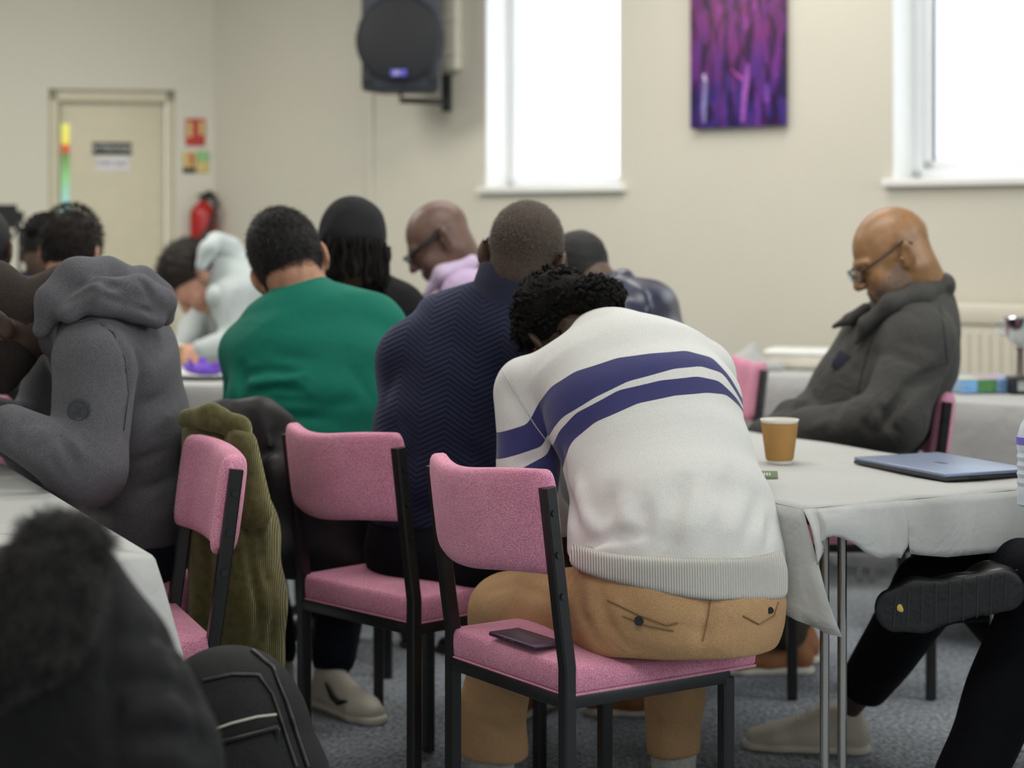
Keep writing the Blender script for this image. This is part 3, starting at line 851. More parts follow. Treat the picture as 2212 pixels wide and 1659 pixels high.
# painting
def painting_mat():
    m, nt, b = new_mat('violet_streaked_canvas')
    tc = nd(nt, 'ShaderNodeTexCoord')
    def nz(scale, st, dist=0.6, w=0):
        mp = nd(nt, 'ShaderNodeMapping'); mp.inputs['Scale'].default_value = st; mp.inputs['Location'].default_value = (w, w * .7, w * .3)
        nt.links.new(tc.outputs['Object'], mp.inputs[0])
        n = nd(nt, 'ShaderNodeTexNoise'); n.inputs['Scale'].default_value = scale; n.inputs['Detail'].default_value = 4; n.inputs['Distortion'].default_value = dist
        nt.links.new(mp.outputs[0], n.inputs['Vector']); return n.outputs['Fac']
    a = nz(1, (34, 1, 5)); cr = nd(nt, 'ShaderNodeValToRGB'); e = cr.color_ramp.elements
    e[0].position = 0.30; e[0].color = (*lin((34, 24, 44)), 1); e[1].position = 0.74; e[1].color = (*lin((176, 90, 190)), 1)
    for p, c in ((0.42, (58, 36, 104)), (0.50, (86, 46, 140)), (0.56, (110, 30, 60)), (0.62, (112, 52, 150)), (0.68, (140, 60, 160))):
        q = e.new(p); q.color = (*lin(c), 1)
    nt.links.new(a, cr.inputs[0])
    # bluer and darker paint low down
    sp = nd(nt, 'ShaderNodeSeparateXYZ'); nt.links.new(tc.outputs['Generated'], sp.inputs[0])
    r2 = nd(nt, 'ShaderNodeValToRGB'); r2.color_ramp.elements[0].position = .18; r2.color_ramp.elements[0].color = (*lin((60, 44, 150)), 1)
    r2.color_ramp.elements[1].position = .55; r2.color_ramp.elements[1].color = (*lin((150, 40, 110)), 1); nt.links.new(sp.outputs[2], r2.inputs[0])
    mx = nd(nt, 'ShaderNodeMix'); mx.data_type = 'RGBA'; mx.inputs[0].default_value = 0.35
    nt.links.new(cr.outputs[0], mx.inputs[6]); nt.links.new(r2.outputs[0], mx.inputs[7])
    c2 = nd(nt, 'ShaderNodeValToRGB'); c2.color_ramp.elements[0].position = .42; c2.color_ramp.elements[0].color = (.08, .06, .1, 1); c2.color_ramp.elements[1].position = .52; c2.color_ramp.elements[1].color = (1, 1, 1, 1)
    nt.links.new(nz(1, (26, 1, 7), .5, 4.0), c2.inputs[0])
    m2 = nd(nt, 'ShaderNodeMix'); m2.data_type = 'RGBA'; m2.blend_type = 'MULTIPLY'; m2.inputs[0].default_value = .8
    nt.links.new(mx.outputs[2], m2.inputs[6]); nt.links.new(c2.outputs[0], m2.inputs[7])
    nt.links.new(m2.outputs[2], b.inputs['Base Color']); b.inputs['Roughness'].default_value = .45
    return m
a, b = wall_t(1501, TB), wall_t(1703, TB); pz0 = wall_z((a + b) / 2, TB, 275); pz1 = pz0 + .76
cc = V(CX, CY) + TB * (a + b) / 2
pa = thing('canvas_painting', 'tall violet and crimson streaked abstract canvas between the two windows', 'painting', (cc[0], cc[1], (pz0 + pz1) / 2), AB)
pw, ph = (b - a) / 2, (pz1 - pz0) / 2
box_obj('canvas', (-pw, -0.035, -ph), (pw, -0.004, ph), painting_mat(), pa, 0.003)
def stroke(pts, r, rgb, nm):
    bm = bmesh.new(); add_tube(bm, pts, r, 8)
    for v in bm.verts: v.co.y = -0.036 + (v.co.y + 0.036) * 0.08
    o = bm_obj(nm, bm, plain(nm + '_paint', rgb, .5, var=.25, scale=60), pa)
def pp(x, y): return (-pw + (x - 1501) / 202 * 2 * pw, -0.036, ph - (pz1 - (pz0 + (275 - y) / 275 * 0.515)))
stroke([pp(1532, 160), pp(1535, 190), pp(1532, 230), pp(1533, 262)], [.006, .011, .013, .008], (128, 122, 176), 'pale_figure_stroke')
stroke([pp(1532, 158), pp(1535, 176)], [.007, .009], (200, 190, 225), 'white_stroke')
stroke([pp(1628, 140), pp(1626, 172), pp(1620, 210), pp(1617, 265)], [.004, .014, .014, .009], (150, 78, 172), 'pink_trunk_stroke')
stroke([pp(1592, 150), pp(1606, 165), pp(1624, 178)], [.003, .005, .008], (168, 66, 160), 'pink_branch_stroke')
stroke([pp(1668, 185), pp(1668, 225)], [.006, .012], (120, 66, 170), 'violet_stroke')
# conduits on the window wall
t = wall_t(985, TB)
cd = thing('wall_duct', 'wide cream pipe boxing running up the wall beside the loudspeaker', 'duct', (CX + TB[0] * t, CY + TB[1] * t, 0), AB)
box_obj('duct_cover', (-0.045, -0.05, 1.98), (0.04, 0, CEIL), M['wall'], cd, 0.008)
box_obj('duct_clip', (-0.05, -0.056, 2.05), (0.045, 0, 2.065), M['wall'], cd, 0.002); box_obj('duct_clip', (-0.05, -0.056, 2.2), (0.045, 0, 2.215), M['wall'], cd, 0.002)
t = wall_t(803, TB)
cd = thing('cable_conduit', 'thin cream cable cover running down the wall below the loudspeaker', 'cable cover', (CX + TB[0] * t, CY + TB[1] * t, 0), AB)
box_obj('conduit_cover', (-0.018, -0.014, 0.13), (0.018, 0, 2.5), M['wall'], cd, 0.004)
# loudspeaker on its bracket
sY = 8.45
sc_ = pt(866, 100, sY)
sp = thing('wall_loudspeaker', 'dark loudspeaker with a round grille high on the wall', 'loudspeaker', tuple(sc_), math.radians(-6))
cab = plain('speaker_cabinet_grey_black', (40, 46, 56), 0.5, var=0.1); gr = plain('speaker_grille_mesh', (26, 28, 33), 0.65, var=0.25, scale=500)
zb_ = -(197 - 100) / F_PX * sY
bm = bmesh.new(); add_box(bm, (-.175, -.02, zb_), (.175, .22, zb_ + .66), .02, 3)
for v in bm.verts:
    if v.co.y > .1: v.co.x *= .72
bm_obj('cabinet', bm, cab, sp)
cz = zb_ + .225
bm = bmesh.new(); rr = []
for i, (r_, y_) in enumerate([(.186, -.005), (.190, -.03), (.180, -.045), (.14, -.056), (.07, -.062), (.001, -.063)]):
    rr.append([bm.verts.new((r_ * math.cos(2 * math.pi * k / 48), y_, cz + r_ * math.sin(2 * math.pi * k / 48))) for k in range(48)])
for i in range(len(rr) - 1):
    for k in range(48): bm.faces.new((rr[i][k], rr[i][(k + 1) % 48], rr[i + 1][(k + 1) % 48], rr[i + 1][k]))
g = bm_obj('woofer_grille', bm, gr, sp)
tube_obj('grille_rim', [(.192 * math.cos(2 * math.pi * k / 40), -.024, cz + .192 * math.sin(2 * math.pi * k / 40)) for k in range(41)], .006, cab, g, 8)
for sx in (-1, 1): box_obj('port', (sx * .145 - .022, -.024, zb_ + .03), (sx * .145 + .022, -.018, zb_ + .075), ink, sp, .004)
box_obj('horn_recess', (-.13, -.024, zb_ + .47), (.13, -.018, zb_ + .62), ink, sp, .01)
box_obj('badge', (-.035, -.070, cz - .165), (.035, -.052, cz - .135), plain('violet_speaker_badge', (92, 86, 200), .4), g, .004)
text_obj('badge_lettering', 'JBL', .024, plain_white, g, (-.005, -.072, cz - .15))
bt = wall_t(985, TB); bp_ = V(CX + TB[0] * bt, CY + TB[1] * bt)
br = thing('speaker_bracket', 'black wall bracket holding up the loudspeaker', 'bracket', (bp_[0], bp_[1], wall_z(bt, TB, 200)), AB)
box_obj('wall_plate', (-.022, -.075, -.09), (.022, -.05, .08), M['black_metal'], br, .004)
Mi = (Matrix.Translation((bp_[0], bp_[1], wall_z(bt, TB, 200))) @ Matrix.Rotation(AB, 4, 'Z')).inverted()
q0 = Mi @ Vector(pt(866, 217, sY + .1)); q1 = Vector((0, -.06, q0.z))
tube_obj('arm', [q1, q0, q0 + Vector((-.0, 0, .045))], .014, M['black_metal'], br, 10)
tube_obj('locking_knob', [q1 + Vector((-.03, -.02, 0)), q1 + Vector((-.03, -.05, 0))], .012, plain('red_knob', (150, 30, 50), .4), br, 10)
# radiator under the right window
ra, rb = wall_t(2035, TB), wall_t(2035, TB) + 1.5
rz = wall_z(ra, TB, 652)
rad = thing('radiator', 'cream panel radiator on the wall under the right-hand window', 'radiator', (CX, CY, 0), AB)
crm = plain('radiator_enamel', (220, 214, 196), .45, var=.01)
bm = bmesh.new()
add_box(bm, (ra, -.10, .16), (rb, -.03, rz - .01), .01)
n_r = 36
for i in range(n_r):
    x = ra + .03 + (rb - ra - .06) * i / (n_r - 1); add_box(bm, (x - .008, -.108, .19), (x + .008, -.098, rz - .10), .003, 1)
bm_obj('ribbed_panel', bm, crm, rad)
box_obj('top_grille', (ra - .005, -.115, rz - .075), (rb + .005, -.02, rz), crm, rad, .012)

# ------------------------------------------------------------------ chairs
CW, CD = 0.41, 0.395
def sq_tube(bm, pts, s, up=(1, 0, 0)):
    pts = [Vector(p) for p in pts]; rings = []
    for i, p in enumerate(pts):
        t = (pts[min(i + 1, len(pts) - 1)] - pts[max(i - 1, 0)]).normalized()
        a = Vector(up); a = (a - t * a.dot(t)).normalized(); b = t.cross(a)
        h = s / 2; c = h * .72
        ring = [(h, c), (c, h), (-c, h), (-h, c), (-h, -c), (-c, -h), (c, -h), (h, -c)]
        rings.append([bm.verts.new(p + u * a + v * b) for u, v in ring])
    for i in range(len(rings) - 1):
        for k in range(8): bm.faces.new((rings[i][k], rings[i][(k + 1) % 8], rings[i + 1][(k + 1) % 8], rings[i + 1][k]))
    bm.faces.new(rings[0][::-1]); bm.faces.new(rings[-1])
def pad_shape(w, zlo, zhi, th, sag, yc, lean):
    """curved upholstered back: rounded section swept along a shallow arc"""
    bm = bmesh.new(); nu, ns = 26, 22; rings = []
    for i in range(nu + 1):
        u = -1 + 2 * i / nu
        e = 1 - max(0, (abs(u) - .93) / .07) ** 2 * .28
        edge = math.sqrt(max(0, 1 - max(0, (abs(u) - .95) / .05) ** 2)) if abs(u) > .95 else 1
        ring = []
        for k in range(ns):
            a = 2 * math.pi * k / ns; ca, sa = math.cos(a), math.sin(a)
            py = (abs(ca) ** .55) * (1 if ca > 0 else -1) * th / 2 * (.35 + .65 * edge)
            hh = (zhi - zlo) / 2 - (1 - edge) * .012
            pz = (abs(sa) ** .38) * (1 if sa > 0 else -1) * hh
            z = (zlo + zhi) / 2 + pz
            y = yc - sag * (1 - u * u) - lean * (z - .45) + py
            z += -.012 * (1 - u * u) + .006 * math.sin(u * 3)
            ring.append(bm.verts.new((u * w / 2, y, z)))
        rings.append(ring)
    for i in range(nu):
        for k in range(ns): bm.faces.new((rings[i][k], rings[i][(k + 1) % ns], rings[i + 1][(k + 1) % ns], rings[i + 1][k]))
    bm.faces.new(rings[0][::-1]); bm.faces.new(rings[-1])
    return bm
LEAN = 0.13
def make_chair(label):
    t = thing('conference_chair', label, 'chair', group='pink upholstered chairs')
    hx, hy, s = CW / 2 - .0125, CD / 2 - .0125, .026
    for sx in (-1, 1):
        bm = bmesh.new()
        yb = lambda z: -hy - max(0, z - .46) * LEAN
        sq_tube(bm, [(sx * hx, -hy, 0.004), (sx * hx, -hy, .40), (sx * hx, -hy, .47), (sx * hx, yb(.55), .55), (sx * hx, yb(.70), .70), (sx * hx, yb(.795), .795)], s)
        bm_obj('leg', bm, M['black_metal'], t, angle=.5)
        bm = bmesh.new(); sq_tube(bm, [(sx * hx, hy, 0.004), (sx * hx, hy, .405)], s); bm_obj('leg', bm, M['black_metal'], t, angle=.5)
    bm = bmesh.new()
    for y in (-hy, hy): add_box(bm, (-hx, y - .0125, .395), (hx, y + .0125, .42), .003)
    for x in (-hx, hx): add_box(bm, (x - .0125, -hy, .395), (x + .0125, hy, .42), .003)
    bm_obj('seat_frame', bm, M['black_metal'], t)
    # seat cushion, domed, softly rounded, slightly overhanging the front legs
    bm = bmesh.new(); nx, ny = 16, 16
    grid = {}
    x0, x1, y0, y1 = -CW / 2 + .008, CW / 2 - .008, -CD / 2 + .012, CD / 2 + .045
    def q(u, v, lay):
        fx = math.copysign(abs(u) ** .92, u); fy = math.copysign(abs(v) ** .92, v)
        x = (x0 + x1) / 2 + fx * (x1 - x0) / 2; y = (y0 + y1) / 2 + fy * (y1 - y0) / 2
        dome = .018 * (1 - u ** 4) * (1 - v ** 4) - .006 * math.exp(-((u * 1.4) ** 2 + (v * 1.4) ** 2))
        return x, y, .474 + dome
    bm2 = bmesh.new()
    top = [[bm2.verts.new(q(-1 + 2 * i / nx, -1 + 2 * j / ny, 0)) for j in range(ny + 1)] for i in range(nx + 1)]
    for i in range(nx):
        for j in range(ny): bm2.faces.new((top[i][j], top[i + 1][j], top[i + 1][j + 1], top[i][j + 1]))
    rim = [top[i][0] for i in range(nx + 1)] + [top[nx][j] for j in range(1, ny + 1)] + [top[i][ny] for i in range(nx - 1, -1, -1)] + [top[0][j] for j in range(ny - 1, 0, -1)]
    prev = rim; cx_, cy_ = (x0 + x1) / 2, (y0 + y1) / 2
    for (dz_, sc2) in ((-.003, 1.015), (-.010, 1.028), (-.022, 1.034), (-.048, 1.028), (-.054, 1.010)):
        ring = [bm2.verts.new((cx_ + (v.co.x - cx_) * sc2, cy_ + (v.co.y - cy_) * sc2, .474 + dz_)) for v in rim]
        for k in range(len(rim)): bm2.faces.new((prev[k], prev[(k + 1) % len(rim)], ring[(k + 1) % len(rim)], ring[k]))
        prev = ring
    bm2.faces.new(prev)
    bm.free()
    seat = bm_obj('seat', bm2, M['pink'], t, angle=1.2)
    pipe = [(x0 - .006, y0 - .006, .420), (x1 + .006, y0 - .006, .420), (x1 + .006, y1 + .006, .420), (x0 - .006, y1 + .006, .420), (x0 - .006, y0 - .006, .420)]
    tube_obj('piping', pipe, .0028, M['pink'], seat, 6)
    bm_back = pad_shape(CW - .028, .635, .825, .052, .040, -hy + .012, LEAN)
    bk = bm_obj('backrest', bm_back, M['pink'], t, angle=1.2)
    for sx in (-1, 1):
        for z in (.60, .675, .75):
            y = -hy - (z - .46) * LEAN
            tube_obj('bolt', [(sx * (hx + .0125), y, z), (sx * (hx + .0165), y, z)], .0065, M['bolt'], t, 10)
    return t
def rz_of(fwd): return math.atan2(-fwd[0], fwd[1])
FA = nrm((.831, .557)); FB = nrm((.730, .684)); FC = nrm((-.933, -.36)); FE = nrm((-.93, -.30)); FG = nrm((-.2, .98)); FH = nrm((-.93, -.36))
ch = make_chair('pink wool chair nearest the middle, the white-sweatered person sits sideways on it')
ch.location = (.1454, 3.7045, 0); ch.rotation_euler = (0, 0, rz_of(FA))
GC = 'pink upholstered chairs'
dup(ch, (-.2043, 4.340, 0), rz_of(FB), 'pink chair with a dark stain on its backrest, under the person in navy', GC)
dup(ch, (-.811, 3.776, 0), rz_of(FC), 'empty pink chair at the near left table, beside the black backpack', GC)
dup(ch, (.932, 5.315, 0), math.pi / 2, 'pink chair seen edge on under the bald man in the grey jacket', GC)
dup(ch, (.55, 6.42, 0), rz_of(FE), 'pink chair showing just right of the striped sweater, behind the table', GC)
dup(ch, (-.54, 5.19, 0), 0, 'chair under the person in the black head wrap, legs showing between nearer chairs', GC)
dup(ch, (-.80, 4.76, 0), .03, 'chair under the person in the green shirt, hung with a black jacket', GC)
dup(ch, (-.90, 4.30, 0), rz_of(FH), 'chair under the grey-hooded person, hung with an olive corduroy coat', GC)
# the first chair's cushion is pressed down under its sitter
sc0 = [c for c in ch.children if c.name.startswith('seat') and 'frame' not in c.name][0]
sc0.data = sc0.data.copy()
for v in sc0.data.vertices:
    if v.co.z > .44:
        u = min(1, max(0, (v.co.x + .06) / .16)); w_ = min(1, max(0, (v.co.y + .19) / .14)); u = u * u * (3 - 2 * u)
        v.co.z -= .016 * u * w_ * min(1, (v.co.z - .425) / .035)
# dark stain on the second chair's back is modelled on that chair only
bks = [o for o in bpy.data.objects if o.name.startswith('backrest') and o.parent and 'stain' in o.parent['label']][0]
st = Sdf(); st.cone((-.075, 0, .672), (-.068, 0, .700), .0035, .0055, .004).cone((-.068, 0, .700), (-.080, 0, .715), .0055, .002, .004)
sv, sq = st.mesh(.0015, 1); sv[:, 1] = sv[:, 1] * .12
sv[:, 1] += -.185 + .012 - .040 * (1 - (sv[:, 0] / .19) ** 2) - LEAN * (sv[:, 2] - .45) - .0262
obj_from('stain', sv, sq, plain('dark_stain', (84, 38, 40), .9), bks)

# ------------------------------------------------------------------ tables and cloths
def table_frame(name, label, C0, w, l, W, L, group='cloth covered folding tables', legs=True, z=.74, legin=.09):
    """C0 near corner, w / l unit vectors along the short and long side"""
    w = V(w[0], w[1], 0); l = V(l[0], l[1], 0)
    t = thing(name, label, 'table', (C0[0], C0[1], 0), group=group)
    bm = bmesh.new(); vs = []
    for zz in (z - .022, z - .002):
        vs.append([bm.verts.new(Vector(w * a + l * b + V(0, 0, zz))) for a, b in ((.004, .004), (W - .004, .004), (W - .004, L - .004), (.004, L - .004))])
    bm.faces.new(vs[0][::-1]); bm.faces.new(vs[1])
    for k in range(4): bm.faces.new((vs[0][k], vs[0][(k + 1) % 4], vs[1][(k + 1) % 4], vs[1][k]))
    bm_obj('tabletop', bm, M['ply'], t, smooth=False)
    if legs:
        for a in (legin, W - legin):
            for b in (min(legin, .09) + .015, L - min(legin, .09) - .015):
                bm = bmesh.new()
                for off in (-.022, .022):
                    p = w * (a + off) + l * b
                    add_tube(bm, [Vector(p + V(0, 0, .005)), Vector(p + V(0, 0, z - .02))], .0095, 12)
                bm_obj('leg', bm, M['chrome'], t, angle=.9)
    return t, w, l
def grid_obj(name, rows, mat, parent=None, thick=.0012):
    n, m = len(rows), len(rows[0]); vs = [p for r in rows for p in r]
    f = [(i * m + j, i * m + j + 1, (i + 1) * m + j + 1, (i + 1) * m + j) for i in range(n - 1) for j in range(m - 1)]
    o = obj_from(name, vs, f, mat, parent)
    md = o.modifiers.new('thickness', 'SOLIDIFY'); md.thickness = thick; md.offset = 0
    return o
def interp(P, t):
    """P: list of (s, value array); linear in s with smoothing by cosine"""
    for (a, pa_), (b, pb_) in zip(P, P[1:]):
        if t <= b or (b, pb_) is P[-1]:
            u = (t - a) / max(1e-9, b - a); return np.asarray(pa_) * (1 - u) + np.asarray(pb_) * u
def cloth(name, label, C0, w, l, W, L, drops, group, z=.742, mat=None, wob=.014, seed=0, nseg=22, corner=None):
    """sheet over a table top with four hanging sides; drops: function(side, s) -> hang length"""
    rs = np.random.RandomState(seed); w = V(w[0], w[1], 0); l = V(l[0], l[1], 0); C = V(C0[0], C0[1], 0)
    per = []
    for side, (p0, dv, ln, out) in enumerate(((C, w, W, -l), (C + w * W, l, L, w), (C + w * W + l * L, -w, W, l), (C + l * L, -l, L, -w))):
        n = max(6, int(ln * nseg))
        for i in range(n): per.append((p0 + dv * ln * i / n, out, side, i / n))
    N = len(per); rows = []
    ph = rs.rand(6) * 6.28
    inner = C + w * W / 2 + l * L / 2
    cols = [(0.0, 'c'), (.35, 'i'), (.7, 'i'), (.93, 'i'), (1.0, 'e'), (1.02, 'r')] + [(k / 8, 'd') for k in range(1, 9)]
    for (p, out, side, s) in per + [per[0]]:
        row = []
        near = min(s, 1 - s) * (W if side in (0, 2) else L)
        oo = out
        if near < .06:   # corners turn gradually
            nb = {0: (-w, w), 1: (-l, l), 2: (w, -w), 3: (l, -l)}[side]
            oo = nrm(out + (nb[0] if s < .5 else nb[1]) * (.06 - near) / .06)
        dr = drops(side, s)
        arc = (per.index((p, out, side, s)) if False else 0)
        for c, ty in cols:
            if ty in 'ci': q = inner + (p - inner) * c * .99 + V(0, 0, z + .001 * math.sin(9 * (p[0] * c) + 5 * p[1] * c))
            elif ty == 'e': q = p + V(0, 0, z)
            elif ty == 'r': q = p + oo * .006 + V(0, 0, z - .006)
            else:
                wv = wob * c * (math.sin(ph[0] + 21 * (p[0] + p[1])) + .7 * math.sin(ph[1] + 13 * (p[0] - 1.7 * p[1])))
                fl = (.05 if seed != 3 else .085) * c * max(0, 1 - near / .12)
                q = p + oo * (.008 + wv * .8 + .02 * c + fl) + V(0, 0, z - .006 - dr * c)
            row.append(q)
        rows.append(row)
    if corner: rows = corner(rows, cols)
    o = grid_obj(name, rows, mat or M['paper'])
    tag(o, label, 'tablecloth', group)
    return o
# right table: corner N near, short side along w, long side along l
TN, Tw, Tl = (.551, 3.635), nrm((.87, .49)), nrm((-.49, .87))
table_frame('folding_table', 'chrome-legged folding table under white paper, carrying the laptop', TN, Tw, Tl, .76, 1.5, z=.722, legin=.157)
# its paper cloth is cut by hand: top sheet, front fall with the torn hem, long corner fall
def right_cloth():
    zt = .724; w = V(Tw[0], Tw[1], 0); l = V(Tl[0], Tl[1], 0); N = V(TN[0], TN[1], 0)
    rows = []
    for j in range(31):
        b = 1.5 * j / 30
        rows.append([N + w * (.76 * i / 16) + l * b + V(0, 0, zt + .0015 * math.sin(i * 1.3 + j * .7) + (.002 if 0 < i < 16 and 0 < j < 30 else 0)) for i in range(17)])
    me_v = [p for r in rows for p in r]; m = 17
    f = [(i * m + j, i * m + j + 1, (i + 1) * m + j + 1, (i + 1) * m + j) for i in range(30) for j in range(16)]
    def strip(top, hem, n=9, bulge=.012, seed=1):
        nonlocal me_v, f
        rs = np.random.RandomState(seed); base = len(me_v); k = len(top)
        for a, (t_, h_) in enumerate(zip(top, hem)):
            for c in range(n):
                u = c / (n - 1); q = t_ * (1 - u) + h_ * u
                q = q + (-l if seed == 1 else -w) * bulge * math.sin(math.pi * u) * (1 + .5 * math.sin(a * 1.9 + seed))
                if c > 0: q = q + (-l if seed == 1 else -w) * .004 * u * math.sin(a * 2.7 + c)
                me_v.append(q)
        f += [(base + i * n + j, base + i * n + j + 1, base + (i + 1) * n + j + 1, base + (i + 1) * n + j) for i in range(k - 1) for j in range(n - 1)]
    # front fall along w; hem heights read along the edge
    top, hem = [], []
    hem_px = [(1763, 1190), (1764, 1172), (1771, 1162), (1785, 1158), (1806, 1163), (1830, 1176), (1856, 1194), (1884, 1206), (1896, 1207), (1912, 1203), (1930, 1206), (1938, 1198), (1943, 1180), (1948, 1158), (1949, 1196), (1975, 1200), (2030, 1204), (2100, 1197), (2160, 1192), (2230, 1188), (2330, 1180), (2420, 1176)]
    top = [N + V(0, 0, zt), N + w * .012 + V(0, 0, zt)]; hem = [pt(1762, 1220, 3.605), pt(1768, 1222, 3.60)]
    for (x, y) in hem_px:
        # intersect the pixel column with the front edge plane
        k = (x - W_PX / 2) / F_PX
        a = (k * N[1] - N[0]) / (w[0] - k * w[1]); a = min(max(a, 0.0), .76)
        p = N + w * a
        Y = p[1] - .02; top.append(p + V(0, 0, zt)); q = pt(x, y, Y); q = p + V(0, 0, q[2]) - l * .02; hem.append(q)
    strip(top, hem, 9, .010, 1)
    # left fall along l, ending in the long pointed corner
    top, hem = [], []
    tip = pt(1818, 1376, 3.44)
    for j in range(26):
        b = .14 + 1.36 * (1 - j / 25)
        p = N + l * b; top.append(p + V(0, 0, zt))
        drop = .20 + .012 * math.sin(b * 9)
        h = p - w * (.03 + .008 * math.sin(b * 17)) + V(0, 0, zt - drop)
        hem.append(h)
    # final columns sweep out to the tip
    for k, (px, py) in enumerate([(1660, 1316), (1690, 1325), (1722, 1339), (1758, 1356), (1790, 1369), (1818, 1377)]):
        top.append(N + l * .10 * (1 - k / 5) + V(0, 0, zt)); hem.append(pt(px, py, 3.67 - .08 * k / 5))
    strip(top, hem, 9, .008, 2)
    o = obj_from('tablecloth', me_v, f, M['paper'])
    md = o.modifiers.new('thickness', 'SOLIDIFY'); md.thickness = .0012; md.offset = 0
    tag(o, 'white embossed paper tablecloth with a torn hem under the laptop and cup', 'tablecloth', 'white tablecloths')
right_cloth()
# near left table
LN, Ll = (-.585, 3.12), nrm((-.42, .907)); Lw = nrm((-.907, -.42))
table_frame('folding_table', 'near left folding table with rounded white cloth, behind the black coat', LN, Lw, Ll, .76, 1.35, z=.722)
def lcorner(rows, cols):
    return rows
cl = cloth('tablecloth', 'white cloth on the near left table behind the fur-collared coat', LN, Lw, Ll, .76, 1.35,
      lambda side, s: .12 + .035 * math.sin(s * 7 + side) + (.20 * math.exp(-((s if side == 0 else 1 - s) / .14) ** 2) if side in (0, 3) else 0), 'white tablecloths', z=.724, seed=3, wob=.006)
# middle left table in the distance
table_frame('folding_table', 'distant left table with the purple cloth on its plate', (-.80, 6.38), nrm((-1, -.05)), nrm((-.05, 1)), 1.2, 1.55)
cloth('tablecloth', 'white cloth on the distant left table under the purple napkin', (-.80, 6.38), nrm((-1, -.05)), nrm((-.05, 1)), 1.2, 1.55, lambda side, s: .22 + .04 * math.sin(s * 11 + side), 'white tablecloths', seed=5, wob=.012)
# right back tables
table_frame('folding_table', 'back right table with the trophy and the colourful box', (1.075, 5.975), (TB[0], TB[1]), (-TB[1], TB[0]), 1.4, .62)
cloth('tablecloth', 'long white cloth on the back right table under the trophy', (1.075, 5.975), (TB[0], TB[1]), (-TB[1], TB[0]), 1.4, .62, lambda side, s: .52, 'white tablecloths', seed=6, wob=.010)
table_frame('folding_table', 'back middle table with the white cake box', (.62, 6.86), nrm((.95, -.2)), nrm((.2, .95)), .72, .48)
cloth('tablecloth', 'white cloth on the back middle table under the lidded white box', (.62, 6.86), nrm((.95, -.2)), nrm((.2, .95)), .72, .48, lambda side, s: .42, 'white tablecloths', seed=8, wob=.014)

# ------------------------------------------------------------------ things on the tables
def paper_cup(loc, label, sc=1.0):
    t = thing('paper_cup', label, 'cup', loc, group='brown ripple paper cups')
    bm = bmesh.new(); n = 96; prof = [(.026, .006), (.0275, .010), (.0365, .078), (.037, .082)]; rings = []
    for i, (r, z) in enumerate(prof):
        rings.append([bm.verts.new(((r + (.0007 if k % 2 else -.0005) * (1 if 0 < i < 3 else 0)) * sc * math.cos(2 * math.pi * k / n), (r + (.0007 if k % 2 else -.0005) * (1 if 0 < i < 3 else 0)) * sc * math.sin(2 * math.pi * k / n), z * sc)) for k in range(n)])
    for i in range(3):
        for k in range(n): bm.faces.new((rings[i][k], rings[i][(k + 1) % n], rings[i + 1][(k + 1) % n], rings[i + 1][k]))
    bm_obj('ripple_sleeve', bm, plain('kraft_brown_ripple_card', (184, 140, 80), .8, var=.05), t, angle=1.4)
    bm = bmesh.new(); add_lathe(bm, [(.0245, 0), (.0255, .006), (.0262, .008), (.0362, .082), (.0385, .0855), (.0385, .0885), (.0365, .0885), (.0350, .083), (.0255, .012), (.001, .011)], 48)
    for v in bm.verts: v.co *= sc
    bm_obj('cup_body', bm, plain('white_cup_card', (236, 232, 222), .55), t)
    return t
ztab = .726
Yc = (CAM_Z - ztab) * F_PX / (1001 - HOR)
c1 = paper_cup(tuple(pt(1684, 1001, Yc)), 'brown ripple paper cup standing on the right-hand table near the striped sweater', 1.12)
c1.location.z = ztab + .001
Yc = 6.95
c2 = dup(c1, tuple(pt(371, 770, Yc)), 0, 'brown ripple paper cup on the distant left table', 'brown ripple paper cups'); c2.location.z = .744
# laptop, closed
lp_pts = [(1843, 990), (2043, 1028), (2207, 1008), (1995, 974)]
lc = []
for (x, y) in lp_pts:
    Y = (CAM_Z - (ztab + .016)) * F_PX / (y - HOR); lc.append(pt(x, y, Y))
lap = thing('laptop', 'closed dark laptop with a blue-grey lid lying on the right-hand table', 'laptop', (lc[0][0], lc[0][1], ztab + .001))
o3 = V(lc[0][0], lc[0][1], ztab + .001)
e1 = (lc[1] - lc[0]); e2 = (lc[3] - lc[0])
e1 = nrm(V(e1[0], e1[1], 0)); e2r = V(e2[0], e2[1], 0); e2 = nrm(e2r - e1 * (e2r @ e1))
L1 = .30; L2 = .215
s1 = np.linalg.norm((lc[1] - lc[0])[:2]); s2 = abs((e2r @ e2))
ML = Matrix(((e1[0], e2[0], 0, 0), (e1[1], e2[1], 0, 0), (0, 0, 1, 0), (0, 0, 0, 1)))
box_obj('laptop_base', (0, 0, .003), (s1, s2, .011), plain('laptop_dark_shell', (38, 42, 44), .5), lap, .003, 3, ML)
lid = box_obj('laptop_lid', (0.001, 0.001, .0115), (s1 - .001, s2 - .001, .0185), plain('blue_grey_laptop_lid', (128, 142, 168), .35, .3), lap, .002, 3, ML)
box_obj('lid_emblem', (s1 * .46, s2 * .45, .0184), (s1 * .56, s2 * .51, .0189), plain('dark_emblem', (70, 78, 92), .3, .5), lid, .0002, 1, ML)
box_obj('side_port', (s1 - .002, s2 * .25, .0045), (s1 + .0006, s2 * .38, .009), ink, lap, .0005, 1, ML)
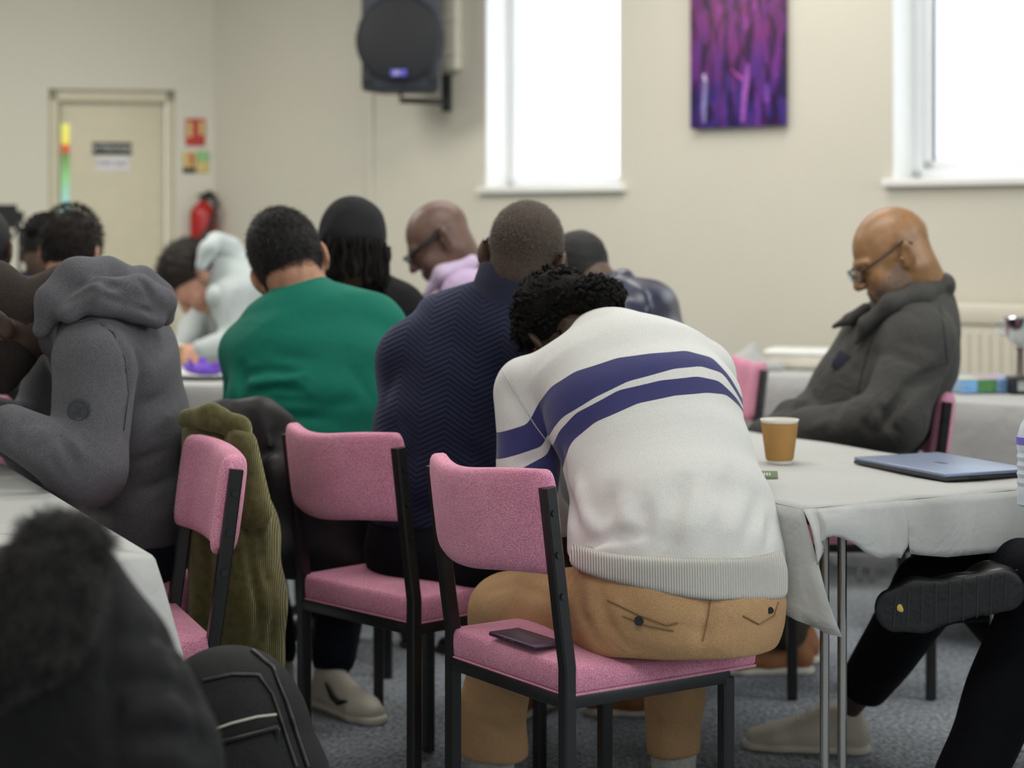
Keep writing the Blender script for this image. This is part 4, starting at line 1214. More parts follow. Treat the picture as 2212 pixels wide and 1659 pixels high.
# green wristband strap
Y = (CAM_Z - ztab) * F_PX / (1034 - HOR); p0 = pt(1634, 1040, Y)
wb = thing('watch_strap', 'olive green rubber watch strap with small holes on the paper cloth by the cup', 'watch strap', (p0[0], p0[1], ztab + .007), rz=-.05)
wb.rotation_euler = (math.radians(38), 0, -.05)
box_obj('strap_band', (-.045, -.011, .0005), (.045, .011, .004), plain('olive_green_rubber', (98, 116, 80), .6), wb, .0018, 3)
bandm = plain('strap_hole_light', (222, 222, 210), .7)
for k in range(8): box_obj('strap_hole', (-.012 + k * .0055, -.0035, .0038), (-.0095 + k * .0055, .0035, .0043), bandm, wb, .0002, 1)
# bottle cut by the right edge of the frame
Y = 3.66; p0 = pt(2232, 1050, Y)
bo = thing('water_bottle', 'clear plastic water bottle at the right edge of the table', 'bottle', (p0[0], p0[1], ztab + .001))
bm = bmesh.new(); prof = [(.026, 0), (.030, .004), (.030, .02)] + [(.0285 if k % 2 else .031, .03 + .008 * k) for k in range(11)] + [(.031, .13), (.024, .155), (.012, .175), (.012, .185)]
add_lathe(bm, prof, 32)
bm_obj('bottle_body', bm, plain('clear_plastic_tint', (206, 214, 222), .15, var=.02), bo)
bm = bmesh.new(); add_lathe(bm, [(.014, .185), (.014, .20)], 24); bm_obj('bottle_cap', bm, plain('blue_violet_cap', (84, 70, 170), .4), bo)
bm = bmesh.new(); add_lathe(bm, [(.0318, .118), (.0318, .132)], 32); bm_obj('bottle_label', bm, plain('violet_label', (120, 108, 200), .5), bo)
# plate and purple napkin on the far left table
Y = 6.62; p0 = pt(445, 800, Y)
pl = tag(bm_obj('plate', (lambda b: (add_lathe(b, [(.05, 0), (.07, .003), (.115, .014), (.118, .018), (.112, .017), (.068, .006), (.001, .005)], 40), b)[1])(bmesh.new()), M['white_gloss']), 'white plate under the purple napkin on the distant left table', 'plate')
pl.location = (p0[0], p0[1], .745)
S = Sdf(); S.ell((0, 0, .022), (.075, .06, .020), .02)
for k in range(9):
    a = k * .7; S.cone((.04 * math.cos(a), .03 * math.sin(a), .02), (.075 * math.cos(a + .5), .05 * math.sin(a + .5), .028 + .012 * (k % 3)), .014, .008, .008)
S.rumple(.005, 70, 4).cut((0, 0, .004), (0, 0, -1))
nap = S.build('purple_napkin', fabric('crumpled_purple_paper', (92, 58, 168), (128, 92, 205), .6, 200, .3, .4, 40), None, .004, 1)
nap.location = (p0[0], p0[1], .752); tag(nap, 'crumpled purple napkin lying on a white plate', 'napkin')
# round white box on the back table, paper bundle
Y = 7.12; p0 = pt(1728, 800, Y)
bm = bmesh.new(); add_box(bm, (-.115, -.10, 0), (.115, .10, .060), .02, 4)
cb = thing('cake_box', 'white lidded box standing on the back middle table', 'box', (p0[0], p0[1], .745), -.3)
bm_obj('box_body', bm, plain('warm_white_card', (226, 220, 204), .6), cb); box_obj('box_lid', (-.12, -.105, .048), (.12, .105, .072), M['white_gloss'], cb, .012, 3)
p0 = pt(1612, 800, 6.98)
S = Sdf(); S.cone((0, 0, .02), (.02, 0, .075), .05, .012, .03).cone((-.07, 0, .015), (.08, 0, .015), .02, .02, .03).rumple(.006, 40, 9).cut((0, 0, .002), (0, 0, -1))
bd = S.build('paper_bundle', M['paper'], None, .005, 1); bd.scale = (1.3, 1, 1.25); bd.location = (p0[0], p0[1], .742); tag(bd, 'peaked heap of white paper behind the pink chair, on the back middle table', 'paper')
# colourful box and trophy on the back right table
Y = 5.98; p0 = pt(2076, 850, Y)
bx = thing('game_box', 'flat blue and green cardboard box lying on the back right table', 'box', (p0[0], p0[1], .745), .22)
segs = [(0, .055, (112, 160, 206)), (.055, .12, (70, 124, 62)), (.12, .19, (120, 156, 200)), (.19, .23, (92, 120, 140))]
bc = box_obj('box_body', (0, 0, 0), (.23, .2, .045), plain('box_blue_card', (150, 176, 205), .55), bx, .002)
for (a, b, c) in segs: box_obj('printed_panel', (a + .001, -.0015, .002), (b, 0.002, .043), plain('print_%d' % c[0], c, .5, var=.25, scale=90), bx, .0005, 1)
box_obj('yellow_print', (.01, .01, .0445), (.08, .09, .0462), plain('yellow_print', (214, 200, 110), .5), bx, .0004, 1); box_obj('red_print', (.09, .03, .0445), (.17, .12, .0462), plain('salmon_print', (206, 140, 130), .5), bx, .0004, 1)
p0 = pt(2204, 838, 6.0)
tr = thing('trophy', 'silver two-handled trophy cup on a dark base at the right edge', 'trophy', (p0[0], p0[1], .745))
sil = plain('polished_silver', (205, 208, 210), .12, 1.0)
bm = bmesh.new(); add_lathe(bm, [(.012, .14), (.016, .15), (.035, .165), (.050, .20), (.054, .235), (.052, .237), (.046, .20), (.001, .17)], 32); bm_obj('cup_bowl', bm, sil, tr)
for sx in (-1, 1): tube_obj('handle', [(sx * .05, 0, .222), (sx * .072, 0, .22), (sx * .074, 0, .195), (sx * .045, 0, .178)], .004, sil, tr, 8)
bm = bmesh.new(); add_lathe(bm, [(.018, .05), (.012, .06), (.010, .13), (.014, .142)], 24); bm_obj('stem', bm, plain('brown_grey_stem', (92, 84, 78), .4), tr)
box_obj('trophy_base', (-.038, -.038, 0), (.038, .038, .052), M['black_plastic'], tr, .003); box_obj('name_plate', (-.018, -.0395, .010), (.018, -.038, .042), sil, tr, .0004, 1)
# phone on the seat beside the thigh
ph_a, ph_b = pt(1083, 1325, 3.66), pt(1206, 1366, 3.50)
d = nrm(V(ph_b[0] - ph_a[0], ph_b[1] - ph_a[1], 0)); x_ = V(-d[1], d[0], 0)
MP = Matrix(((d[0], x_[0], 0, 0), (d[1], x_[1], 0, 0), (0, 0, 1, 0), (0, 0, 0, 1)))
phn = thing('mobile_phone', 'dark purple mobile phone lying on the pink seat beside the thigh', 'phone', (float(ph_a[0]), float(ph_a[1]), .483))
pcs = box_obj('phone_case', (0, -.03, 0), (.155, .04, .009), plain('dark_plum_case', (58, 32, 56), .35), phn, .004, 3, MP)
for k in range(2): box_obj('side_button', (.05 + .025 * k, -.0312, .003), (.068 + .025 * k, -.0298, .006), M['bolt'], pcs, .0004, 1, MP)
# tall black folding chair at the far left
Y = 8.9; p0 = pt(12, 500, Y)
fc = thing('folding_chair', 'tall black folding chair standing by the wall at the far left', 'chair', (p0[0], p0[1], 0))
bm = bmesh.new(); z0, z1 = 1.25 + 6 / F_PX * Y, 1.25 + 58 / F_PX * Y
add_box(bm, (-.16, -.012, z0), (.083, .012, z1), .0); 
bmesh.ops.bevel(bm, geom=[e for e in bm.edges if abs(e.verts[0].co.y - e.verts[1].co.y) > .02], offset=.032, segments=5, affect='EDGES')
bm_obj('backrest', bm, M['black_plastic'], fc)
for x in (-.15, .062): tube_obj('leg', [(x, .01, .005), (x, .01, z1 - .03)], .008, M['black_metal'], fc, 8)
for x, sg in ((-.15, 1), (.062, -1)): tube_obj('brace', [(x, -.01, z0 + .01), (x + sg * .10, -.02, z0 - .16)], .007, M['black_metal'], fc, 8)
box_obj('seat', (-.15, -.15, .62), (.062, .10, .645), M['black_plastic'], fc, .01)
# ------------------------------------------------------------------ the people
def hit(S, px, py, Y0=2.0, Y1=8.0, n=1500, back=0.0):
    Ys = np.linspace(Y0, Y1, n)
    p = np.stack([(px - W_PX / 2) / F_PX * Ys, Ys, CAM_Z - (py - HOR) / F_PX * Ys], 1)
    d = S.val(p)
    if not (d < 0).any(): return p[int(np.argmin(d))]
    i = max(1, int(np.argmax(d < 0))); t = d[i - 1] / max(1e-9, d[i - 1] - d[i])
    return p[i - 1] * (1 - t) + p[i] * t
def creases(S, lines, r=0.012, amp=-0.010):
    """folds and creases along lines on the near surface: positive amp = fold, negative = crease"""
    pts_ = []
    for ln in lines:
        rr, am = r, amp
        if isinstance(ln[-1], (int, float)): am = ln[-1]; ln = ln[:-1]
        if isinstance(ln[-1], (int, float)): rr = ln[-1]; ln = ln[:-1]
        pts_.append(([hit(S, *q) for q in ln], rr, am))
    for ps, rr, am in pts_:
        for a, b in zip(ps, ps[1:]): S.ridge(a, b, rr, am)
def seat_cut(S, c, fwd, zc, hx=.205, hy=.225):
    f = nrm(V(fwd[0], fwd[1], 0)); x = V(f[1], -f[0], 0); c = V(c[0], c[1], 0)
    def fn(p):
        q = p - c; return np.minimum(zc - p[:, 2], np.minimum(hx - np.abs(q @ x), hy - np.abs(q @ f)))
    return S.cutfn(fn)
def sit_cut(S, c, zc, R_=.25):
    c = V(c[0], c[1], 0); return S.cutfn(lambda p: np.minimum(zc - p[:, 2], R_ - np.linalg.norm((p - c)[:, :2], axis=1)))
def tube_on(name, S, pts_, r, mat, parent, o, n=6):
    P_ = []
    for (x0, y0), (x1, y1) in zip(pts_, pts_[1:]):
        for k in range(6): P_.append((x0 + (x1 - x0) * k / 6, y0 + (y1 - y0) * k / 6))
    P_.append(pts_[-1])
    bm = bmesh.new(); add_tube(bm, [Vector(hit(S, x, y) - o - V(0, max(.0015, r * .6), 0)) for x, y in P_], r, n)
    return bm_obj(name, bm, mat, parent, angle=1.4)
def stat(rows): return [(pt(x, y, Y), w, d) for (x, y, Y, w, d) in rows]
M['trouser_black'] = fabric('black_trouser_cloth', (13, 14, 19), None, .85, 700, .25, .3, 10, .1)
M['shoe_white'] = plain('off_white_shoe_leather', (206, 200, 184), .5, var=.04, scale=30, bump=.1)
M['sole_white'] = plain('white_rubber_sole', (216, 210, 196), .6)
M['shoe_black'] = plain('black_leather', (18, 18, 20), .35, var=.2)
M['sole_black'] = plain('black_rubber_sole', (26, 27, 29), .6, var=.3, scale=60, bump=.4, bscale=90)
M['shoe_brown'] = plain('tan_boot_leather', (150, 98, 58), .6, var=.15)
M['lens'] = glass('spectacle_lens', (235, 240, 245))
M['frame_black'] = plain('black_spectacle_frame', (14, 14, 16), .3)

# ---- the person in the white striped sweater
def white_person():
    pt0 = globals()['pt']
    def pt(x, y, Y): return pt0(x, y, Y - .05 * min(1, max(0, (y - 740) / 300)) * (1 if y < 1280 or x > 1300 else 0))
    st_ = stat([(1462, 1322, 3.67, .192, .165), (1460, 1205, 3.68, .202, .178), (1452, 1110, 3.72, .192, .145), (1425, 1000, 3.79, .186, .12),
                (1390, 880, 3.87, .196, .12), (1345, 795, 3.95, .185, .105), (1318, 745, 4.0, .09, .072)])
    H = Head(pt(1226, 722, 4.14), (-.1, .6, -.79), (-.577, .610, .537), 1.05)
    P = Pose((-.15, .99), st_, H, lat=(.985, .10, 0),
             sh={-1: pt(1140, 842, 3.98), 1: pt(1512, 812, 4.03)}, elbow={-1: pt(1143, 1085, 3.93), 1: pt(1545, 1010, 4.12)},
             wrist={-1: pt(1232, 1188, 4.05), 1: pt(1400, 1170, 4.15)},
             knee={-1: pt(1098, 1318, 3.99), 1: pt0(1460, 1330, 4.08)}, ankle={-1: pt0(1062, 1676, 4.06), 1: pt0(1455, 1668, 4.14)},
             toe={-1: nrm((-.25, .97, 0)), 1: nrm((.05, 1, 0))})
    P.hip = {-1: pt(1368, 1325, 3.67), 1: pt(1556, 1325, 3.70)}
    root, o = person('person bent forward in a white sweater with two navy stripes and khaki trousers', P, M['skin_dark'], h=.006)
    S = Sdf()
    S.loft(st_, P.right, .035)
    for sd in (-1, 1): S.cone(st_[-2][0], P.sh[sd], .09, .068, .05)
    S.cone(st_[-1][0] + V(.0, .0, 0), pt(1285, 722, 4.08), .062, .058, .04)
    T = Sdf()
    body_ops = list(S.ops)
    for sd in (-1, 1): S.chain([P.sh[sd], P.elbow[sd], P.wrist[sd]], [.070, .062, .046], .012 if sd < 0 else .03)
    creases(S, [[(1212, 985), (1222, 1060), (1245, 1130), .016, -0.0210], [(1262, 1182), (1310, 1160), (1390, 1150), .012, -0.0195], [(1262, 1196), (1330, 1190), .012, 0.0150],
                [(1480, 1040), (1450, 1120), (1428, 1190), .018, -0.0105], [(1510, 1050), (1478, 1150), .016, 0.0075], [(1580, 1020), (1556, 1120), (1530, 1180), .018, -0.0105],
                [(1390, 1080), (1400, 1170), .016, -0.0090], [(1320, 1060), (1300, 1130), .018, -0.0105], [(1250, 1040), (1262, 1110), (1290, 1150), .014, 0.0135],
                [(1640, 1080), (1600, 1180), .018, -0.0105], [(1664, 1120), (1660, 1180), .012, -0.0120], [(1345, 1090), (1350, 1150), .016, 0.0075], [(1560, 1060), (1535, 1150), .014, 0.0060],
                [(1085, 830), (1120, 880), (1160, 930), .010, -0.0045], [(1120, 1000), (1175, 985), .012, -0.0090], [(1100, 1050), (1180, 1030), .014, -0.0105]])
    S.rumple(.0022, 16, 5)
    S.cut(pt(1462, 1250, 3.54), (-.04, 0, -1), .01)
    # the knitted-in stripes: edges of the two bands as curves in the plane of the back
    def curve(pts_):
        q = [pt(x, y, 3.86 if x > 1180 else 3.93) for x, y in pts_]
        X = np.array([a[0] for a in q]); Z = np.array([a[2] for a in q]); xs = np.linspace(X[0], X[-1], 400); zs = np.interp(xs, X, Z)
        n = 13; ker = np.hanning(2 * n + 1); ker /= ker.sum(); zs = np.convolve(np.pad(zs, n, mode='edge'), ker, 'valid'); return xs, zs
    t1 = curve([(1040, 950), (1068, 938), (1143, 911), (1160, 872), (1188, 835), (1240, 799), (1330, 769), (1400, 760), (1480, 756), (1540, 773), (1576, 812), (1610, 870)])
    b1 = curve([(1040, 1004), (1072, 993), (1176, 958), (1188, 930), (1212, 895), (1280, 850), (1350, 816), (1450, 791), (1510, 788), (1560, 805), (1590, 848), (1620, 900)])
    t2 = curve([(1040, 1048), (1080, 1030), (1190, 984), (1198, 935), (1240, 884), (1330, 834), (1420, 814), (1500, 808), (1550, 820), (1590, 858), (1620, 905)])
    b2 = curve([(1040, 1130), (1195, 1110), (1208, 1090), (1214, 985), (1230, 945), (1280, 900), (1370, 860), (1450, 845), (1520, 842), (1565, 849), (1600, 880), (1630, 930)])
    def attr(v):
        f = lambda c: np.interp(v[:, 0], *c) - v[:, 2]
        return {'t1': f(t1), 'b1': -f(b1), 't2': f(t2), 'b2': -f(b2)}
    m, nt, b = new_mat('cream_knit_with_navy_stripes')
    at = {}
    for k in ('t1', 'b1', 't2', 'b2'):
        a = nd(nt, 'ShaderNodeAttribute'); a.attribute_name = k; at[k] = a.outputs['Fac']
    def mth(op, x, y):
        n = nd(nt, 'ShaderNodeMath'); n.operation = op
        nt.links.new(x, n.inputs[0])
        if isinstance(y, float): n.inputs[1].default_value = y
        else: nt.links.new(y, n.inputs[1])
        return n.outputs[0]
    s_ = mth('MAXIMUM', mth('MINIMUM', at['t1'], at['b1']), mth('MINIMUM', at['t2'], at['b2']))
    g = mth('GREATER_THAN', s_, 0.0)
    mx = nd(nt, 'ShaderNodeMix'); mx.data_type = 'RGBA'
    col, nz, src = noise_mix(nt, lin((196, 196, 192)), lin((204, 204, 200)), 300, 2)
    nt.links.new(g, mx.inputs[0]); nt.links.new(col, mx.inputs[6]); mx.inputs[7].default_value = (*lin((54, 54, 100)), 1)
    nt.links.new(mx.outputs[2], b.inputs['Base Color']); b.inputs['Roughness'].default_value = .85
    b.inputs['Specular IOR Level'].default_value = .15; b.inputs['Sheen Weight'].default_value = .2
    wv = nd(nt, 'ShaderNodeTexWave'); wv.inputs['Scale'].default_value = 90; wv.bands_direction = 'X'; nt.links.new(src, wv.inputs['Vector'])
    add_bump(nt, b, wv.outputs['Fac'], .12, .002); add_bump(nt, b, nz.outputs['Fac'], .12, .002)
    sw = S.build('striped_sweater', m, root, .0055, 2, o, attr)
    tube_on('raglan_seam', S, [(1085, 800), (1120, 862), (1158, 922), (1188, 962)], .0009, plain('cream_seam', (192, 192, 189), .9), sw, o)
    # ribbed hem, cuffs
    m2, nt, b = new_mat('ribbed_cream_knit')
    b.inputs['Base Color'].default_value = (*lin((206, 204, 196)), 1); b.inputs['Roughness'].default_value = .85; b.inputs['Specular IOR Level'].default_value = .15
    tc = nd(nt, 'ShaderNodeTexCoord'); wv = nd(nt, 'ShaderNodeTexWave'); wv.inputs['Scale'].default_value = 66; wv.bands_direction = 'X'
    nt.links.new(tc.outputs['Object'], wv.inputs['Vector']); add_bump(nt, b, wv.outputs['Fac'], .8, .006)
    R_ = Sdf()
    R_.loft([(pt(1464, 1300, 3.665), .208, .162), (pt(1462, 1235, 3.675), .206, .156), (pt(1460, 1190, 3.685), .192, .138)], P.right, .01)
    R_.cut(pt(1462, 1290, 3.51), (-.14, .06, -1), .010).cut(pt(1462, 1206, 3.54), (.03, 0, 1), .006).rumple(.003, 12, 8)
    R_.build('ribbed_hem', m2, sw, .005, 2, o)
    kh = fabric('khaki_chino_cotton', (164, 130, 92), (182, 148, 110), .8, 500, .15, .22, 11, .2)
    Q = Sdf()
    Q.loft([(pt(1464, 1325, 3.665), .190, .142), (pt(1464, 1300, 3.665), .200, .146), (pt(1464, 1262, 3.70), .176, .095)], P.right, .03)
    for sd in (-1, 1):
        Q.cone(P.hip[sd], P.knee[sd], .098, .078, .05)
        e = P.ankle[sd] + nrm(P.knee[sd] - P.ankle[sd]) * .045
        if sd < 0: Q.chain([P.knee[sd], (P.knee[sd] * .4 + e * .6) + V(-.01, 0, 0), e], [.074, .068, .074], .02)
        else: Q.chain([P.knee[sd], (P.knee[sd] * .4 + e * .6), e], [.08, .060, .056], .02)
        Q.cut(e + V(0, 0, -.0), (0, 0, -1), .006)
    creases(Q, [[(1060, 1275), (1110, 1262), (1180, 1290), .012, -.007], [(1250, 1260), (1262, 1330), .016, -.010], [(1290, 1270), (1310, 1350), .016, -.008], [(1330, 1300), (1350, 1370), .014, .006],
                [(1530, 1290), (1524, 1345), (1510, 1392), .012, -.008], [(1240, 1300), (1300, 1390), .014, -.007], [(1050, 1560), (1110, 1600), .014, -.006], [(1020, 1520), (1100, 1530), .014, -.005],
                [(1400, 1385), (1560, 1395), .02, .004]])
    sit_cut(Q, (.31, 3.62), .471, .27)
    Q.rumple(.0025, 15, 12)
    tr_ = Q.build('khaki_trousers', kh, root, .006, 2, o)
    seam = plain('khaki_seam_thread', (128, 98, 66), .8)
    tube_on('pocket_welt', Q, [(1312, 1296), (1380, 1328), (1440, 1350), (1464, 1345)], .0016, seam, tr_, o)
    tube_on('pocket_welt', Q, [(1345, 1330), (1400, 1352), (1455, 1362)], .0014, seam, tr_, o)
    tube_on('pocket_welt', Q, [(1606, 1330), (1640, 1348), (1672, 1330), (1682, 1300)], .0014, seam, tr_, o)
    tube_on('centre_seam', Q, [(1536, 1285), (1530, 1330), (1518, 1385)], .0012, seam, tr_, o)
    for (x, y) in ((1380, 1341), (1664, 1318)):
        c = hit(Q, x, y) - o
        tube_obj('pocket_button', [c + V(0, .002, 0), c + V(0, -.004, 0)], .0085 if x < 1500 else .006, M['black_plastic'], tr_, 16)
    # socks
    skm = fabric('grey_marl_sock', (150, 150, 146), (182, 182, 176), .9, 400, .4, .2, 30)
    for sd in (-1, 1):
        sk = Sdf(); sk.cone(P.ankle[sd] + V(0, 0, .09), P.ankle[sd] + V(0, 0, -.03), .052, .046, .01)
        sk.rumple(.001, 60, 3); sk.build('sock', skm, root, .006, 1, o)
    if False: sk.build('grey_socks', fabric('grey_marl_sock', (150, 150, 146), (182, 182, 176), .9, 400, .4, .2, 30), root, .006, 1, o)
    shoes(P, root, o, M['shoe_white'], M['sole_white'], .007)
    # hair: tight curls swept up into a bunch
    Hc = hair_cap(H, .006, .004, .62, .003, 90, 4, extra=lambda S_: (S_.ell(pt(1288, 642, 4.07), (.058, .05, .043), .03), S_.ell(pt(1165, 652, 4.12), (.050, .05, .050), .03), S_.ell(pt(1225, 632, 4.10), (.05, .05, .034), .03)))
    hair = Hc.build('hair', M['dreads'], root, .006, 1, o)
    rs = np.random.RandomState(5); C = Sdf(); cen = [pt(1288, 642, 4.07), pt(1165, 655, 4.12), pt(1225, 640, 4.10), pt(1310, 650, 4.06), pt(1140, 690, 4.12), H.w(0, -.014, .045)]
    rad = [(.060, .05, .045), (.052, .05, .052), (.052, .05, .036), (.04, .04, .035), (.03, .04, .045), (.094, .10, .092)]
    tubes = bmesh.new()
    for i in range(820):
        j = rs.choice(6, p=[.22, .12, .09, .08, .05, .44]); u = rs.normal(size=3); u[1] -= .5; u /= np.linalg.norm(u)
        p = cen[j] + u * V(*rad[j]) * .92 if j < 5 else H.w(*(u * V(.083, .106, .087) + V(0, -.014, .042)))
        if hair_mask(H, p[None], .004, .62)[0] > 0: continue
        t_ = np.cross(u, rs.normal(size=3)); t_ /= np.linalg.norm(t_)
        q = [p - t_ * .014 - u * .004]
        for k in range(1, 6):
            a = k * 1.1 + rs.rand()
            q.append(p + t_ * (-.014 + .006 * k) + u * (.005 + .004 * math.sin(a)) + np.cross(u, t_) * .006 * math.cos(a) + V(0, 0, -.0006 * k * k))
        add_tube(tubes, [Vector(x - o) for x in q], [.003, .0048, .0054, .0052, .0044, .0022], 6)
    bm_obj('hair_twists', tubes, M['dreads'], hair, angle=3)
    us = rs.normal(size=(2600, 3)); us /= np.linalg.norm(us, axis=1)[:, None]; js = rs.choice(6, 2600, p=[.3, .16, .14, .10, .08, .22])
    roots = np.array(cen)[js] + us * np.array(rad)[js]
    kp = hair_mask(H, roots, .004, .62) < 0; roots = roots[kp]; us = us[kp]
    strands('flyaway_curls', roots - o, us, .016, M['dreads'], hair, .0005, .2, .6, 3, None, .9, 4)
    return P
PW = white_person()

# ---- the person in the navy herringbone knit
def navy_person():
    st_ = stat([(945, 1185, 4.34, .165, .14), (958, 1040, 4.37, .160, .135), (970, 930, 4.40, .175, .135), (1000, 825, 4.43, .205, .13), (1042, 742, 4.44, .185, .10), (1104, 655, 4.44, .095, .085)])
    lat = nrm((.90, -.43, 0))
    H = Head(pt(1131, 565, 4.45), (.22, .93, -.28), (.26, .25, 1), 1.10)
    P = Pose(FB, st_, H, lat=lat, sh={-1: pt(898, 775, 4.47), 1: pt(1195, 755, 4.30)}, elbow={-1: pt(880, 965, 4.62), 1: pt(1240, 960, 4.5)}, wrist={-1: pt(990, 1010, 4.85), 1: pt(1180, 1040, 4.8)},
             ankle={1: V(.25, 4.97, .10), -1: V(.02, 4.95, .10)}, toe={1: nrm((.95, -.05, 0)), -1: nrm((.5, .85, 0))})
    root, o = person('person in a navy herringbone jumper with close-cropped greying hair and glasses', P, M['skin_brown'], h=.0042, neck_r=.057, fat=.006)
    S = Sdf()
    S.loft(st_, lat, .04)
    for sd in (-1, 1):
        S.cone(st_[-2][0], P.sh[sd], .085, .080, .05)
        S.chain([P.sh[sd], P.elbow[sd], P.wrist[sd]], [.082, .068, .048], .04)
    creases(S, [[(845, 900), (880, 960), (900, 1010), .02, -.008], [(830, 860), (860, 940), .016, -.006], [(1000, 960), (1050, 1010), .02, -.006], [(900, 1090), (990, 1110), .018, -.008], [(850, 790), (835, 860), .02, -.004]])
    S.rumple(.003, 11, 7)
    S.cut(pt(925, 1135, 4.3), (0, 0, -1), .01)
    S.sub(lambda p: np.linalg.norm(p - H.w(0, -.02, -.02), axis=1) - .075, H.w(0, -.02, -.02), .075, .01)
    def attr(v):   # cloth coordinates: across the back along the shoulder line, and up the spine
        return {'cu': (v @ nrm((1, -.2, 0))), 'cv': v[:, 2] + .10 * v[:, 0]}
    m, nt, b = new_mat('navy_herringbone_knit')
    a1 = nd(nt, 'ShaderNodeAttribute'); a1.attribute_name = 'cu'; a2 = nd(nt, 'ShaderNodeAttribute'); a2.attribute_name = 'cv'
    def mth(op, x, y=None, z=None):
        n = nd(nt, 'ShaderNodeMath'); n.operation = op
        for i, q in enumerate((x, y, z)):
            if q is None: continue
            if isinstance(q, (float, int)): n.inputs[i].default_value = q
            else: nt.links.new(q, n.inputs[i])
        return n.outputs[0]
    tri = mth('PINGPONG', mth('ADD', a1.outputs['Fac'], 5.0) , .060)
    ph = mth('MULTIPLY', mth('SUBTRACT', a2.outputs['Fac'], mth('MULTIPLY', tri, .55)), 2 * math.pi / .0120)
    wv = mth('SINE', ph)
    cr = nd(nt, 'ShaderNodeValToRGB'); cr.color_ramp.elements[0].position = .1; cr.color_ramp.elements[0].color = (*lin((18, 21, 36)), 1)
    cr.color_ramp.elements[1].position = .95; cr.color_ramp.elements[1].color = (*lin((30, 34, 56)), 1)
    nt.links.new(mth('MULTIPLY_ADD', wv, .5, .5), cr.inputs[0]); nt.links.new(cr.outputs[0], b.inputs['Base Color'])
    b.inputs['Roughness'].default_value = .9; b.inputs['Specular IOR Level'].default_value = .1; b.inputs['Sheen Weight'].default_value = .25; b.inputs['Sheen Tint'].default_value = (.5, .55, .8, 1)
    add_bump(nt, b, mth('MULTIPLY_ADD', wv, .5, .5), .45, .003)
    sw = S.build('navy_jumper', m, root, .006, 2, o, attr)
    m2, nt, b = new_mat('navy_ribbed_collar'); b.inputs['Base Color'].default_value = (*lin((26, 31, 54)), 1); b.inputs['Roughness'].default_value = .9
    tc = nd(nt, 'ShaderNodeTexCoord'); wv = nd(nt, 'ShaderNodeTexWave'); wv.inputs['Scale'].default_value = 45; nt.links.new(tc.outputs['Object'], wv.inputs['Vector']); add_bump(nt, b, wv.outputs['Fac'], .7, .004)
    Cn = Sdf(); Cn.loft([(pt(1104, 665, 4.44), .115, .100), (pt(1112, 625, 4.44), .094, .090), (pt(1120, 585, 4.445), .086, .084), (pt(1124, 550, 4.45), .084, .082)], lat, .015)
    Cn.cut(pt(1112, 574, 4.36), (.22, .10, 1), .006)
    Cn.build('ribbed_collar', m2, sw, .005, 2, o)
    hc = head_shell(H, P.torso[-1][0], .057, .006, .0016, lambda q: -.034 + .62 * q[:, 1] - q[:, 2] - .01 * np.abs(q[:, 0]) * 10, .0004); hair = hc.build('cropped_hair', M['hair_grey'], root, .0045, 1, o)
    ro, dr, q = scalp_points(H, 6500, .002, -.040, .62, 4)
    strands('hair_stubble', ro - o, dr, .0045, plain('grizzled_stubble', (128, 122, 116), .6, var=.5, scale=300), hair, .00045, .2, .5, 6, None, 0, 1)
    glasses(H, root, o, M['frame_black'], M['lens'])
    pants_sdf(P, seed=4).build('dark_trousers', M['trouser_black'], root, .009, 2, o)
    shoes(P, root, o, M['shoe_brown'], M['sole_white'], .007)
navy_person()

